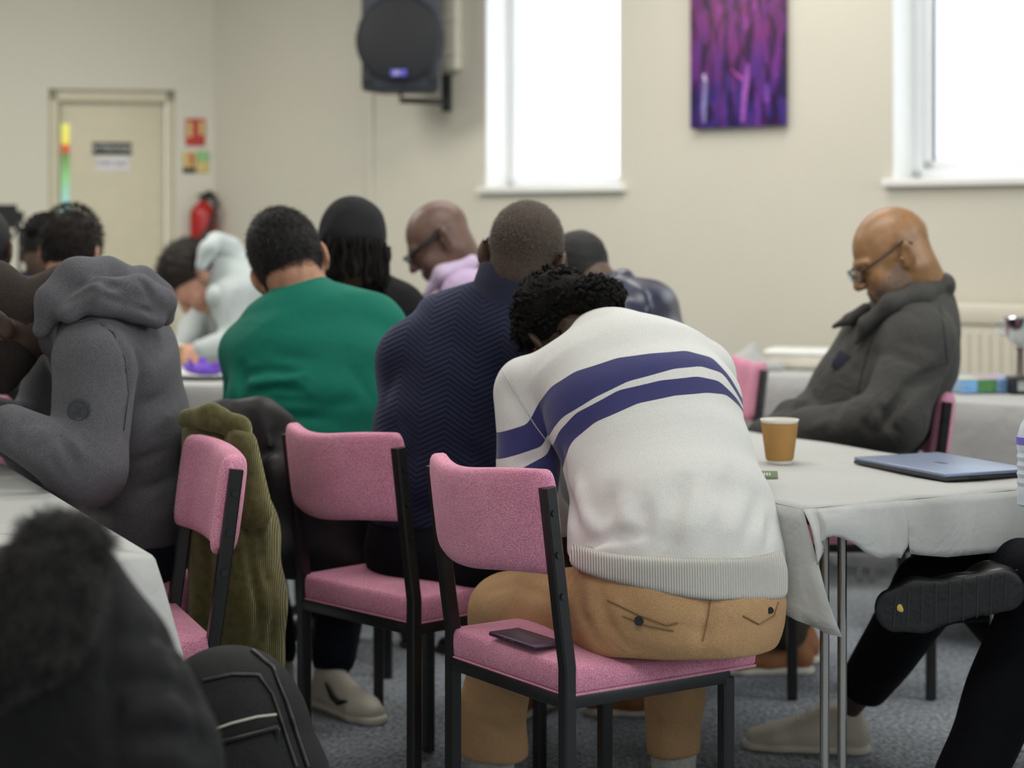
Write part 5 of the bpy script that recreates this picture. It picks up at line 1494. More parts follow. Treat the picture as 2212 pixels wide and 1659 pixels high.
# ---- the person in the green shirt
def green_person():
    st_ = stat([(650, 1110, 4.80, .175, .14), (655, 980, 4.80, .185, .13), (660, 870, 4.83, .190, .13), (676, 775, 4.88, .205, .125), (684, 705, 4.92, .195, .105), (660, 655, 4.96, .085, .075)])
    x = nrm((.92, .05, .38)); f = nrm((.1, .86, -.35)); up = np.cross(x, f)
    H = Head(pt(631, 585, 5.0), f, up, 1.12)
    P = Pose(FG, st_, H, lat=(1, .06, 0), sh={-1: pt(550, 765, 4.95), 1: pt(808, 722, 4.97)}, elbow={-1: pt(537, 893, 5.03), 1: pt(850, 880, 5.1)}, wrist={-1: pt(560, 900, 5.30), 1: pt(790, 850, 5.3)},
             ankle={1: V(-.475, 5.03, .10), -1: V(-.62, 5.1, .10)}, toe={1: nrm((.62, -.75, 0)), -1: nrm((-.3, .9, 0))}, knee={1: V(-.42, 5.25, .50), -1: V(-.72, 5.22, .5)})
    root, o = person('person in a green long-sleeved shirt with short black hair', P, M['skin_tan'], h=.0055, neck_r=.062)
    S = Sdf(); S.loft(st_, P.right, .04)
    for sd in (-1, 1):
        S.cone(st_[-2][0], P.sh[sd], .088, .083, .05)
        S.chain([P.sh[sd], P.elbow[sd], P.wrist[sd]], [.084, .066, .045], .03)
    S.cone(pt(664, 668, 4.95), pt(650, 632, 4.97), .082, .068, .02)
    creases(S, [[(522, 812), (580, 800), (640, 806), .011, -.015], [(530, 832), (600, 822), (660, 812), .010, .010], [(535, 850), (600, 838), (650, 845), .010, -.014], [(520, 795), (524, 850), (537, 900), .014, -.024],
                [(600, 770), (680, 778), .016, -.004], [(560, 860), (680, 868), .014, -.006], [(700, 880), (790, 860), .02, -.006], [(560, 735), (700, 750), .03, .003], [(590, 900), (720, 905), .016, -.006], [(760, 800), (800, 860), .02, -.006]])
    S.rumple(.0022, 13, 21); S.cut(pt(650, 1080, 4.7), (0, 0, -1), .01)
    S.cut(pt(648, 604, 4.97), nrm((-.1, .25, 1)), .008)
    sh = S.build('green_shirt', fabric('emerald_green_jersey', (8, 92, 76), (10, 104, 86), .75, 500, .12, .12, 12, .25), root, .006, 2, o)
    Nb = Sdf(); Nb.cone(pt(650, 636, 4.97), pt(648, 628, 4.975), .072, .070, .004); Nb.cone(pt(650, 650, 4.96), pt(646, 600, 4.98), .0655, .064, .002, 's')
    Nb.build('neckband', M_green_band, sh, .005, 1, o)
    hc = hair_cap(H, .009, -.046, .62, .002, 60, 5, tz=.012); hair = hc.build('hair', M['hair_black'], root, .005, 1, o)
    ro, dr, q = scalp_points(H, 9000, .006, -.038, .62, 8, .012)
    comb = H.R @ V(.30, -.45, -.60); d = dr * (.35 + 4.5 * np.clip(q[:, 2:3] - .03, 0, .2)) + comb * .9
    strands('hair_strands', ro - o, d, .026, plain('glossy_black_strands', (24, 22, 22), .42, var=.5, scale=80), hair, .0008, .1, .22, 6, None, 0, 4, H.c + H.R @ V(0, -.014, .045) - o, .45)
    pants_sdf(P, seed=5).build('dark_trousers', fabric('dark_navy_denim', (22, 26, 38), None, .85, 500, .2, .3, 9), root, .009, 2, o)
    for (s, heel, toe) in shoes(P, root, o, M['shoe_white'], M['sole_white'], .006):
        if heel[0] > -.56:
            d = nrm(toe - heel); sd = nrm(V(d[1], -d[0], 0)); sd = sd if sd[1] < 0 else -sd
            bm = bmesh.new(); add_tube(bm, [Vector(heel + d * a + sd * b + V(0, 0, z) - o) for a, b, z in ((.10, .040, .080), (.135, .044, .052), (.165, .046, .042), (.20, .040, .052))], [.003, .007, .008, .002], 8)
            bm_obj('side_mark', bm, ink, s)
M_green_band = fabric('green_neckband', (12, 92, 72), (15, 104, 82), .8, 400, .3, 0)
green_person()

# ---- the person in the grey hooded sweatshirt at the left
def hoodie_person():
    st_ = stat([(262, 1195, 4.32, .17, .145), (272, 1060, 4.29, .175, .13), (268, 900, 4.26, .185, .13), (248, 770, 4.22, .175, .125), (205, 690, 4.18, .14, .10), (150, 655, 4.16, .07, .07)])
    H = Head(pt(-18, 702, 4.12), (-.62, -.2, -.75), (-.72, -.25, .64), 1.10)
    lat = nrm((-.36, .93, 0))
    P = Pose(FH, st_, H, lat=lat, sh={-1: pt(205, 775, 4.02), 1: pt(150, 775, 4.42)}, elbow={-1: pt(188, 1012, 3.97), 1: pt(85, 960, 4.52)}, wrist={-1: pt(22, 925, 3.86), 1: pt(-30, 900, 4.28)})
    root, o = person('person in a charcoal grey hooded sweatshirt leaning over the left table', P, M['skin_dark'], h=.0055, neck_r=.070, fat=.008,
                     palm={-1: nrm((.2, .7, -.5)), 1: nrm((0, -1, .2))})
    S = Sdf(); S.loft(st_, lat, .04)
    for sd in (-1, 1):
        S.cone(st_[-2][0], P.sh[sd], .085, .083, .05)
        S.chain([P.sh[sd], P.elbow[sd]], [.086, .080], .02); S.chain([P.elbow[sd], P.wrist[sd]], [.076, .052], .03)
    S.cone(pt(195, 660, 4.15), pt(95, 690, 4.14), .085, .070, .04)
    creases(S, [[(145, 700), (200, 690), (245, 722), .0055, -.008], [(245, 722), (270, 775), (277, 850), .0055, -.010], [(277, 850), (262, 950), .007, -.012], [(283, 740), (305, 800), (296, 850), .016, -.010],
                [(60, 920), (75, 905), (110, 912), .008, -.010], [(36, 965), (40, 925), (70, 903), .008, -.010], [(80, 1040), (78, 975), (112, 945), .008, -.012], [(120, 930), (150, 970), .012, -.008],
                [(110, 985), (130, 1030), .010, -.010], [(140, 960), (165, 1020), .010, -.010], [(150, 950), (185, 990), .010, .007], [(98, 790), (108, 850), .014, -.010], [(290, 880), (350, 855), .015, -.007], [(300, 940), (380, 890), .015, .005], [(280, 1000), (350, 975), .013, -.008], [(290, 1060), (370, 1035), .013, -.008], [(300, 1100), (340, 1070), .012, .005],
                [(260, 1100), (360, 1110), .014, .006], [(310, 780), (370, 740), .018, -.006], [(235, 1040), (215, 1080), .02, -.004]])
    S.rumple(.0025, 12, 31); S.cut(pt(262, 1170, 4.3), (0, 0, -1), .01)
    gm = fabric('charcoal_marl_fleece', (74, 74, 78), (102, 101, 105), .92, 620, .3, .14, 10, .2)
    sw = S.build('grey_sweatshirt', gm, root, .006, 2, o)
    Hd = Sdf()
    Hd.ell(pt(238, 650, 4.13), (.115, .12, .058), .03)
    Hd.chain([pt(92, 712, 4.02), pt(118, 650, 4.02), (pt(165, 605, 4.05)), pt(230, 592, 4.10)], [.022, .034, .042, .040], .03)
    Hd.chain([pt(150, 672, 3.99), pt(215, 632, 4.0), pt(300, 622, 4.04), pt(352, 655, 4.10)], [.026, .030, .030, .032], .016)
    Hd.chain([pt(258, 600, 4.1), pt(305, 606, 4.16), pt(345, 640, 4.2)], [.030, .028, .030], .02)
    Hd.chain([pt(352, 655, 4.10), pt(357, 684, 4.12)], [.030, .020], .012)
    Hd.chain([pt(215, 655, 4.0), pt(290, 668, 4.03), pt(338, 690, 4.08)], [.030, .028, .024], .014)
    creases(Hd, [[(150, 612), (215, 605), (258, 625), .010, -.010], [(128, 660), (190, 632), (262, 615), .008, -.010], [(225, 642), (290, 662), (345, 682), .007, -.012], [(300, 606), (325, 640), .008, -.008], [(372, 640), (360, 690), .006, -.006]])
    Hd.rumple(.003, 20, 6)
    Hd.build('hood', gm, sw, .005, 2, o)
    tube_on('shoulder_seam', S, [(140, 702), (200, 690), (245, 718), (270, 775), (278, 850), (268, 930)], .0013, plain('charcoal_seam', (50, 50, 53), .9), sw, o)
    # raised round badge on the sleeve
    c = hit(S, 171, 886, 3.4, 4.4); n = nrm(V(0, -1, .05)); bm = bmesh.new()
    add_tube(bm, [Vector(c - o + V(0, .003, 0)), Vector(c - o + V(0, -.0035, 0))], .0235, 32)
    add_tube(bm, [Vector(c - o + V(.020 * math.cos(2 * math.pi * k / 32), -.0045, .020 * math.sin(2 * math.pi * k / 32))) for k in range(33)], .0012, 6, False)
    for k in range(4):
        a = .5 + k * 1.57; add_tube(bm, [Vector(c - o + V(.013 * math.cos(a), -.0045, .013 * math.sin(a))), Vector(c - o + V(-.004 * math.cos(a), -.0045, .004 * math.sin(a)))], .0012, 6)
    bm_obj('sleeve_badge', bm, plain('dark_rubber_badge', (54, 57, 60), .6), sw)
    head_shell(H, P.torso[-1][0], .070, .008, .0016, lambda q: -.02 + .62 * q[:, 1] - q[:, 2], .0005).build('cropped_hair', plain('dark_cropped_hair', (46, 36, 30), .9, var=.4, scale=300, bump=.6, bscale=500), root, .006, 1, o)
    Bd = head_shell(H, P.torso[-1][0], .070, .008, .0018, lambda q: np.maximum(q[:, 2] + .022 + .5 * np.maximum(0, q[:, 1] - .03), -.01 - q[:, 1]), .0006)
    Bd.build('beard', plain('short_black_beard', (36, 28, 24), .95, var=.4, scale=300, bump=.7, bscale=400), root, .006, 1, o)
    pants_sdf(P, seed=6).build('dark_trousers', fabric('dark_navy_trouser', (20, 22, 32), None, .8, 500, .2, .3, 9), root, .009, 2, o)
    shoes(P, root, o, M['shoe_black'], M['sole_black'], .009)
hoodie_person()

# ---- the bald man with glasses and folded arms at the right
def bald_person():
    st_ = stat([(1835, 1062, 5.30, .165, .15), (1838, 960, 5.28, .17, .165), (1890, 860, 5.27, .175, .17), (1944, 760, 5.26, .18, .155), (1975, 690, 5.26, .165, .11), (1990, 640, 5.26, .08, .075)])
    lat = V(0, 1, 0)
    H = Head(pt(1928, 556, 5.2), (-.9, -.10, -.43), (-.43, 0, .9), 1.07)
    P = Pose((-1, 0), st_, H, lat=lat, sh={-1: pt(1985, 735, 5.08), 1: pt(1960, 730, 5.44)}, elbow={-1: pt(1930, 905, 4.99), 1: pt(1850, 900, 5.52)}, wrist={-1: pt(1755, 932, 5.10), 1: pt(1760, 905, 5.3)},
             knee={-1: pt(1560, 1080, 5.15), 1: pt(1570, 1080, 5.42)}, ankle={-1: V(.79, 5.44, .10), 1: V(.83, 5.58, .10)})
    root, o = person('bald man with glasses and greying stubble in a dark grey jacket, arms folded', P, M['skin_bald'], h=.0036, neck_r=.070, fat=.006, hands=(-1, 1))
    S = Sdf(); S.loft(st_, lat, .04)
    for sd in (-1, 1):
        S.cone(st_[-2][0], P.sh[sd], .09, .085, .05)
        S.chain([P.sh[sd], P.elbow[sd]], [.092, .082], .03); S.chain([P.elbow[sd], P.wrist[sd], P.wrist[sd] + nrm(P.wrist[sd] - P.elbow[sd]) * .13], [.080, .060, .056], .03)
    S.cone(pt(1850, 960, 5.25), pt(1700, 985, 5.25), .13, .10, .06)
    creases(S, [[(2030, 800), (1960, 840), (1900, 930), .016, -.030], [(1870, 770), (1930, 765), (1985, 790), .018, -.007], [(1850, 800), (1815, 870), (1800, 905), .016, -.016], [(1845, 850), (1870, 920), (1880, 945), .011, -.012],
                [(1880, 860), (1905, 935), .012, .009], [(1900, 880), (1935, 940), .010, -.010], [(1960, 880), (2030, 850), .016, .010], [(1930, 930), (2020, 900), .014, -.014], [(1960, 740), (2030, 770), .022, -.007], [(1870, 690), (1850, 740), (1820, 790), .014, -.012],
                [(1700, 900), (1760, 860), .014, -.010], [(1740, 930), (1800, 905), .014, .007], [(1905, 690), (1935, 670), (1990, 690), .010, -.007], [(1650, 940), (1720, 910), .012, -.008], [(2015, 660), (2048, 700), .014, -.006]])
    S.rumple(.004, 11, 41); S.cut(pt(1850, 1090, 5.3), (0, 0, -1), .01)
    jm = fabric('dark_grey_cotton_jacket', (60, 59, 57), (72, 71, 69), .75, 450, .15, .35, 12, .2)
    jk = S.build('grey_jacket', jm, root, .006, 2, o)
    Co = Sdf()
    Co.chain([pt(1925, 655, 5.10), pt(1985, 640, 5.12), pt(2030, 622, 5.22)], [.026, .034, .034], .02)
    Co.chain([pt(2030, 622, 5.22), pt(2030, 622, 5.36)], [.034, .034], .02); Co.chain([pt(1925, 655, 5.10), pt(1872, 700, 5.13), pt(1850, 740, 5.14)], [.024, .020, .008], .02)
    Co.ell(pt(2038, 612, 5.26), (.022, .09, .028), .02)
    Co.build('collar', jm, jk, .005, 2, o)
    sm = plain('jacket_seam', (44, 43, 41), .9)
    tube_on('sleeve_seam', S, [(1905, 700), (1880, 740), (1862, 800), (1850, 860)], .0016, sm, jk, o)
    tube_on('back_seam', S, [(2030, 660), (2040, 720), (2048, 800)], .0013, sm, jk, o)
    Fl = Sdf(); Fl.chain([pt(1800, 706, 5.22), pt(1835, 690, 5.2), pt(1870, 665, 5.18)], [.006, .016, .014], .01); Fl.build('collar_point', jm, jk, .004, 1, o)
    c = hit(S, 1822, 783) - o; M3 = Matrix.Translation(Vector(c)) @ Matrix.Rotation(.5, 4, 'Y')
    box_obj('pocket_tab', (-.028, -.006, -.026), (.028, .006, .026), plain('navy_pocket_tab', (44, 46, 60), .8), jk, .006, 2, M3)
    Bd = head_shell(H, P.torso[-1][0], .070, .006, .0014, lambda q: np.maximum(np.maximum(q[:, 2] + .012 + .55 * np.maximum(0, q[:, 1] - .02), -.002 - q[:, 1]), -.115 - q[:, 2]), .0004)
    Bd.build('stubble', plain('greying_stubble', (128, 106, 90), .9, var=.35, scale=320, bump=.5, bscale=500), root, .0048, 1, o)
    glasses(H, root, o, M['frame_black'], M['lens'])
    ro, dr, q = scalp_points(H, 1500, .001, -.035, .15, 9)
    side = np.abs(q[:, 2]) < .05; strands('shaved_hair', ro[side] - o, dr[side], .003, M['hair_grey'], root, .0004, .1, .4, 2, None, 0, 1)
    pants_sdf(P, seed=8).build('olive_brown_trousers', fabric('olive_brown_trouser', (62, 54, 44), None, .85, 400, .2, .3, 9), root, .009, 2, o)
    shoes(P, root, o, M['shoe_brown'], M['sole_white'], .007)
bald_person()

# ---- generic clothed person for those mostly hidden
def simple_person(label, fwd, rows, head, skin_m, top_name, top_m, sh, elbow=None, wrist=None, knee=None, ankle=None, toe=None, lat=None, hair=None, h=.008, sleeve=(.08, .066, .048), cre=(), rum=.003, seed=1, neck_r=.058, pant=None, shoe=None, with_shoes=True, hands=(-1, 1)):
    st_ = stat(rows)
    P = Pose(fwd, st_, head, lat=lat, sh=dict(sh), elbow=dict(elbow or {}), wrist=dict(wrist or {}), knee=dict(knee or {}), ankle=dict(ankle or {}), toe=dict(toe or {}))
    root, o = person(label, P, skin_m, h=h * .8, neck_r=neck_r, hands=hands)
    S = Sdf(); S.loft(st_, P.right, .04)
    for sd in (-1, 1):
        S.cone(st_[-2][0], P.sh[sd], .088, sleeve[0] * .98, .05)
        S.chain([P.sh[sd], P.elbow[sd], P.wrist[sd]], list(sleeve), .03)
    if cre: creases(S, cre)
    S.rumple(rum, 13, seed); S.cut(st_[0][0] - V(0, 0, .03), (0, 0, -1), .01)
    t = S.build(top_name, top_m, root, h, 2, o)
    pants_sdf(P, seed=seed).build('dark_trousers', pant or M['trouser_black'], root, .011, 2, o)
    if with_shoes: shoes(P, root, o, *(shoe or (M['shoe_black'], M['sole_black'])), .010)
    return P, root, o, t, S
blk = fabric('black_cotton_top', (18, 18, 19), None, .85, 400, .2, .3, 10, .1)
# black head wrap and dreadlocks
H5 = Head(pt(764, 542, 5.42), (.12, .95, -.22), (0, .2, 1), 1.06)
P5, r5, o5, t5, S5 = simple_person('person in a black head wrap with dreadlocks and a black top', (0, 1), [(760, 1050, 5.36, .17, .14), (762, 900, 5.38, .17, .13), (768, 760, 5.42, .19, .125), (780, 670, 5.45, .18, .10), (782, 625, 5.46, .085, .075)],
    H5, M['skin_brown'], 'black_top', blk, {-1: pt(690, 690, 5.45), 1: pt(850, 678, 5.46)}, seed=3)
Wp = Sdf(); Wp.ell(H5.w(0, -.014, .052), V(.089, .108, .092) * 1.06, .02, H5.R); Wp.ell(H5.w(0, -.03, .02), V(.086, .10, .06) * 1.06, .02, H5.R)
Wp.cutfn(lambda p: (.012 + .25 * H5.loc(p)[:, 1] - H5.loc(p)[:, 2])); Wp.rumple(.0012, 40, 2)
Wp.build('head_wrap', fabric('black_stretch_wrap', (26, 26, 28), None, .8, 300, .2, .25, 14, .2), r5, .006, 2, o5)
bm = bmesh.new(); rs = np.random.RandomState(9)
for i in range(46):
    a = -2.6 + 5.2 * i / 45 - math.pi / 2 + rs.normal() * .05; R0 = .082 + .006 * (i % 3); 
    if math.sin(a) > .75: continue
    ln = .085 + .035 * rs.rand() + .03 * abs(math.cos(a)); q = []
    for k in range(6):
        u = k / 5; q.append(Vector(H5.w(R0 * math.cos(a) * (1 + .05 * u) + .004 * math.sin(u * 9 + i), -.02 + (R0 + .015) * math.sin(a) + .003 * math.cos(u * 8 + i), .012 - ln * u) - o5))
    add_tube(bm, q, [.007, .0075, .007, .007, .006, .003], 7)
bm_obj('dreadlocks', bm, M['dreads'], r5, angle=3)
# lilac shirt, bald with glasses
H6 = Head(pt(950, 525, 5.95), (-.84, -.12, -.5), (-.5, .05, .84), 1.02)
P6, r6, o6, t6, S6 = simple_person('man in a lilac collared shirt with thick dark glasses, bald head bowed', (-1, .1), [(1050, 1010, 6.0, .16, .14), (1045, 880, 6.0, .16, .14), (1035, 760, 6.0, .165, .14), (1020, 660, 6.0, .16, .115), (1010, 600, 6.0, .08, .075)],
    H6, M['skin_mid'], 'lilac_shirt', fabric('lilac_cotton', (186, 162, 196), (200, 178, 210), .8, 400, .1, .25, 12, .1), {-1: pt(1010, 640, 5.84), 1: pt(1020, 640, 6.2)}, elbow={-1: pt(985, 800, 5.8), 1: pt(960, 780, 6.2)}, wrist={-1: pt(900, 790, 5.8), 1: pt(890, 780, 6.2)}, seed=4, neck_r=.066,
    cre=[[(950, 620), (930, 700), .014, -.008], [(980, 640), (990, 700), .014, -.007]])
Co = Sdf(); Co.chain([pt(925, 632, 5.90), pt(955, 592, 5.88), pt(1010, 566, 5.93), pt(1030, 562, 6.02)], [.012, .026, .028, .026], .02); Co.cone(pt(955, 592, 5.88), pt(915, 640, 5.92), .018, .008, .01)
Co.build('shirt_collar', fabric('lilac_collar', (204, 184, 212), (212, 196, 220), .8, 400, .1, .15, 12, .1), t6, .006, 2, o6)
g6 = glasses(H6, r6, o6, M['frame_black'], M['lens'])
bm = bmesh.new(); add_tube(bm, [Vector(H6.w(*q) - o6) for q in ((-.084, -.01, .018), (-.082, .04, .012), (-.072, .09, .008), (-.055, .106, .006))], .0045, 6); add_tube(bm, [Vector(H6.w(*q) - o6) for q in ((-.06, .108, .012), (-.03, .118, .014), (0, .12, .012), (.05, .11, .012))], .0035, 6)
bm_obj('temple', bm, M['frame_black'], g6)
# dark blue shiny jacket, behind the navy jumper
H7 = Head(pt(1256, 602, 5.50), (-.50, .50, -.70), (-.55, .45, .70), 1.02)
P7, r7, o7, t7, S7 = simple_person('person in a shiny dark blue jacket leaning down behind the navy jumper', (-.8, .5), [(1420, 1030, 5.5, .17, .14), (1405, 900, 5.5, .17, .14), (1390, 790, 5.5, .18, .14), (1355, 700, 5.5, .175, .12), (1308, 645, 5.5, .095, .08)],
    H7, M['skin_brown'], 'shiny_jacket', plain('shiny_blue_black_nylon', (34, 38, 62), .32, var=.3, scale=9, bump=.5, bscale=9, spec=.6), {-1: pt(1260, 720, 5.42), 1: pt(1402, 672, 5.58)}, elbow={1: pt(1432, 780, 5.45), -1: pt(1240, 860, 5.4)}, wrist={1: pt(1380, 900, 5.4), -1: pt(1250, 950, 5.5)}, seed=7, rum=.008,
    cre=[[(1350, 620), (1330, 660), .014, -.012], [(1415, 640), (1418, 665), .012, -.018], [(1340, 655), (1400, 690), (1450, 670), .014, -.014], [(1380, 620), (1400, 660), .014, .012], [(1440, 700), (1468, 720), .014, -.010]], lat=nrm((.75, .6, 0)))
hair_cap(H7, .008, -.03, .60, .001, 90, 2).build('hair', M['hair_black'], r7, .006, 1, o7)
Cj = Sdf(); Cj.chain([pt(1262, 650, 5.42), pt(1300, 612, 5.44), pt(1345, 608, 5.52), pt(1370, 630, 5.6)], [.020, .030, .034, .03], .02); Cj.build('jacket_collar', t7.data.materials[0], t7, .007, 2, o7)
# pale grey hooded top far left
H9 = Head(pt(420, 602, 7.45), (-.45, -.2, -.87), (-.85, -.3, .5), 1.10)
P9, r9, o9, t9, S9 = simple_person('person in a pale grey hooded top bowed over the distant left table', (-.9, -.4), [(600, 900, 7.6, .17, .14), (570, 790, 7.6, .17, .14), (535, 690, 7.55, .18, .14), (505, 620, 7.5, .17, .12), (475, 590, 7.48, .08, .075)],
    H9, M['skin_light'], 'pale_grey_hoodie', fabric('pale_grey_fleece', (166, 174, 174), (186, 194, 192), .9, 300, .15, .3, 8, .3), {-1: pt(500, 645, 7.36), 1: pt(480, 630, 7.75)}, elbow={-1: pt(520, 740, 7.3), 1: pt(420, 720, 7.7)}, wrist={-1: pt(440, 755, 7.25), 1: pt(400, 752, 7.6)}, seed=9, rum=.006,
    cre=[[(470, 640), (455, 690), (430, 730), .018, -.016], [(500, 620), (490, 680), .018, .012], [(520, 640), (505, 710), .016, -.012], [(540, 650), (535, 720), .018, -.008]])
Hd = Sdf(); Hd.chain([pt(435, 575, 7.33), pt(450, 540, 7.35), pt(468, 520, 7.45), pt(490, 540, 7.5)], [.022, .030, .032, .05], .03); Hd.chain([pt(490, 545, 7.5), pt(525, 585, 7.5), pt(470, 640, 7.33)], [.06, .055, .045], .04)
Hd.cone(pt(420, 590, 7.3), pt(458, 548, 7.32), .012, .016, .01, 's'); Hd.rumple(.004, 25, 3); Hd.build('hood', fabric('pale_grey_hood', (170, 178, 178), (188, 196, 194), .9, 300, .15, .3, 8, .3), t9, .008, 2, o9)
hc9 = hair_cap(H9, .016, .008, .55, .004, 50, 5); hh = hc9.build('hair', M['hair_brown'], r9, .007, 1, o9)
ro, dr, q = scalp_points(H9, 1600, .012, .01, .55, 5); strands('hair_strands', ro - o9, dr, .022, M['hair_brown'], hh, .0012, .3, .5, 3)
# brown curly hair, black top
H10 = Head(pt(153, 552, 6.05), (.10, .96, -.22), (.06, .2, 1), 1.04)
P10, r10, o10, t10, S10 = simple_person('person in a black top with tousled dark brown hair and pink ears', (0, 1), [(150, 1000, 6.0, .17, .14), (150, 860, 6.0, .17, .13), (148, 740, 6.02, .19, .125), (148, 650, 6.05, .17, .10), (150, 610, 6.06, .08, .075)],
    H10, M['skin_light'], 'black_top', blk, {-1: pt(85, 662, 6.05), 1: pt(215, 662, 6.05)}, seed=5)
hc = hair_cap(H10, .012, -.028, .6, .004, 60, 5, tz=.0); hh = hc.build('hair', M['hair_brown'], r10, .006, 1, o10)
ro, dr, q = scalp_points(H10, 2600, .012, -.025, .6, 5, .01); up_ = H10.R[:, 2]; strands('hair_strands', ro - o10, dr + up_ * .3, .017, M['hair_brown'], hh, .0012, .5, .5, 3, None, .2, 3)
# cornrows, navy top
H11 = Head(pt(103, 548, 6.85), (.25, .92, -.3), (0, .2, 1), 1.06)
P11, r11, o11, t11, S11 = simple_person('person with cornrowed hair and a navy top, half hidden behind the brown-haired one', (.1, 1), [(110, 900, 6.8, .17, .14), (110, 800, 6.8, .17, .13), (108, 700, 6.82, .18, .12), (105, 640, 6.85, .17, .10), (104, 605, 6.86, .08, .07)],
    H11, M['skin_brown'], 'navy_top', fabric('navy_cotton', (28, 32, 54), None, .85, 300, .2, .3, 9), {-1: pt(55, 645, 6.85), 1: pt(160, 645, 6.85)}, seed=6, h=.009)
hh = hair_cap(H11, .008, -.01, .6, .001, 60, 5).build('hair', M['hair_black'], r11, .007, 1, o11)
bm = bmesh.new()
for i in range(9):
    a = -1.3 + 2.6 * i / 8; q = [Vector(H11.w(math.sin(a) * .083 * math.sin(t_), -.014 - .105 * math.cos(t_), .045 + .09 * math.sin(t_) * math.cos(a)) - o11) for t_ in (-.3, 0.1, .5, .9, 1.3, 1.7)]
    add_tube(bm, q, .0065, 6)
bm_obj('cornrows', bm, M['dreads'], hh, angle=3)
# dark-haired person cut by the left edge of the frame
H12 = Head(pt(-42, 548, 5.55), (-.05, .96, -.2), (0, .2, 1), 1.04)
P12, r12, o12, t12, S12 = simple_person('dark-haired person cut off by the far left edge, only hair and one ear showing', (0, 1), [(-50, 1040, 5.5, .17, .14), (-50, 900, 5.5, .17, .13), (-50, 780, 5.52, .18, .12), (-48, 680, 5.55, .16, .10), (-46, 640, 5.56, .08, .07)],
    H12, M['skin_brown'], 'black_top', blk, {-1: pt(-150, 700, 5.55), 1: pt(30, 715, 5.5)}, seed=6, h=.009)
hair_cap(H12, .008, -.02, .6, .001, 60, 5).build('hair', M['hair_black'], r12, .007, 1, o12)
# the two people whose legs reach in from the right edge
def leg_person(label, fwd, pel, knee, ankle, toe, skin_m, pant, shoe_m, sole_m, hipz=.53, lean=.0, skip_shoe=(), top_m=None):
    f = nrm(V(fwd[0], fwd[1], 0)); c = V(*pel)
    rows = [(c, .17, .14), (c + V(0, 0, .16) - f * .03, .165, .13), (c + V(0, 0, .30) - f * .04, .18, .125), (c + V(0, 0, .42) - f * .03, .17, .10), (c + V(0, 0, .50) - f * .01, .08, .07)]
    H = Head(c + V(0, 0, .66) + f * .05, f + V(0, 0, -.5), V(0, 0, 1) + f * .4)
    P = Pose(f, rows, H, knee=knee, ankle=ankle, toe=toe)
    for sd in (-1, 1):
        P.elbow[sd] = P.sh[sd] + V(0, 0, -.26) - f * .03; P.wrist[sd] = P.elbow[sd] + f * .10 - P.right * sd * .16 + V(0, 0, -.08)
    root, o = person(label, P, skin_m, h=.0075)
    S = Sdf(); S.loft(rows, P.right, .04)
    for sd in (-1, 1): S.cone(rows[-2][0], P.sh[sd], .088, .08, .05); S.chain([P.sh[sd], P.elbow[sd], P.wrist[sd]], [.08, .066, .048], .03)
    S.rumple(.003, 12, 3); S.cut(c - V(0, 0, .04), (0, 0, -1)); S.build('dark_top', top_m or blk, root, .010, 2, o)
    hair_cap(H, .008, -.02, .6, .001, 60, 5).build('hair', M['hair_black'], root, .009, 1, o)
    return P, root, o
PA, ra_, oa = leg_person('person in black trousers and off-white trainers, cut off by the right edge', (-1, .15), (1.47, 4.20, .56), {-1: pt(2010, 1272, 4.20), 1: V(1.0, 4.42, .50)}, {-1: pt(1834, 1532, 4.60), 1: V(1.36, 4.62, .10)}, {-1: nrm((-1, .16, 0)), 1: nrm((-1, .2, 0))}, M['skin_dark'], None, None, None)
Q = Sdf(); Q.loft([(PA.torso[0][0], .17, .14), (PA.torso[0][0] + V(0, 0, .08), .16, .13)], PA.right, .03)
for sd in (-1, 1):
    Q.cone(PA.hip[sd], PA.knee[sd], .098, .078, .03); e = PA.ankle[sd] * .80 + PA.knee[sd] * .20; Q.chain([PA.knee[sd], e], [.077, .060], .02)
    Q.cut(e, nrm(PA.ankle[sd] - PA.knee[sd])) if sd == -1 else None
Q.rumple(.003, 14, 2); Q.build('black_trousers', M['trouser_black'], ra_, .007, 2, oa)
def add_shoe(heel, toe, root, o, up_m, sole_m, up=None, h=.005, **kw):
    U, O = shoe_sdf(np.asarray(heel, float), np.asarray(toe, float), **kw)
    s = U.build('shoe', up_m, root, h, 2, o); q = O.build('sole', sole_m, s, h, 1, o); return s, q, U, O
hl = pt(1882, 1622, 4.60); hl[2] = 0.0; to = pt(1606, 1618, 4.66); to[2] = 0.0
s_, q_, U_, O_ = add_shoe(hl, to, ra_, oa, M['shoe_white'], M['sole_white'], h=.0045, h_=None) if False else add_shoe(hl, to, ra_, oa, M['shoe_white'], M['sole_white'])
bm = bmesh.new()
d_ = nrm(to - hl)
for k in range(4):
    p = hl + d_ * (.125 + .024 * k) + V(0, 0, .110 - .014 * k); x_ = V(-d_[1], d_[0], 0)
    add_tube(bm, [Vector(p + x_ * .026 - V(0, 0, .006) - oa), Vector(p + V(0, 0, .004) - oa), Vector(p - x_ * .026 - V(0, 0, .006) - oa)], .0032, 6)
bm_obj('laces', bm, M['shoe_white'], s_)
hl2 = V(1.42, 4.62, 0); add_shoe(hl2, hl2 + nrm((-1, .2, 0)) * .28, ra_, oa, M['shoe_white'], M['sole_white'], h=.007)
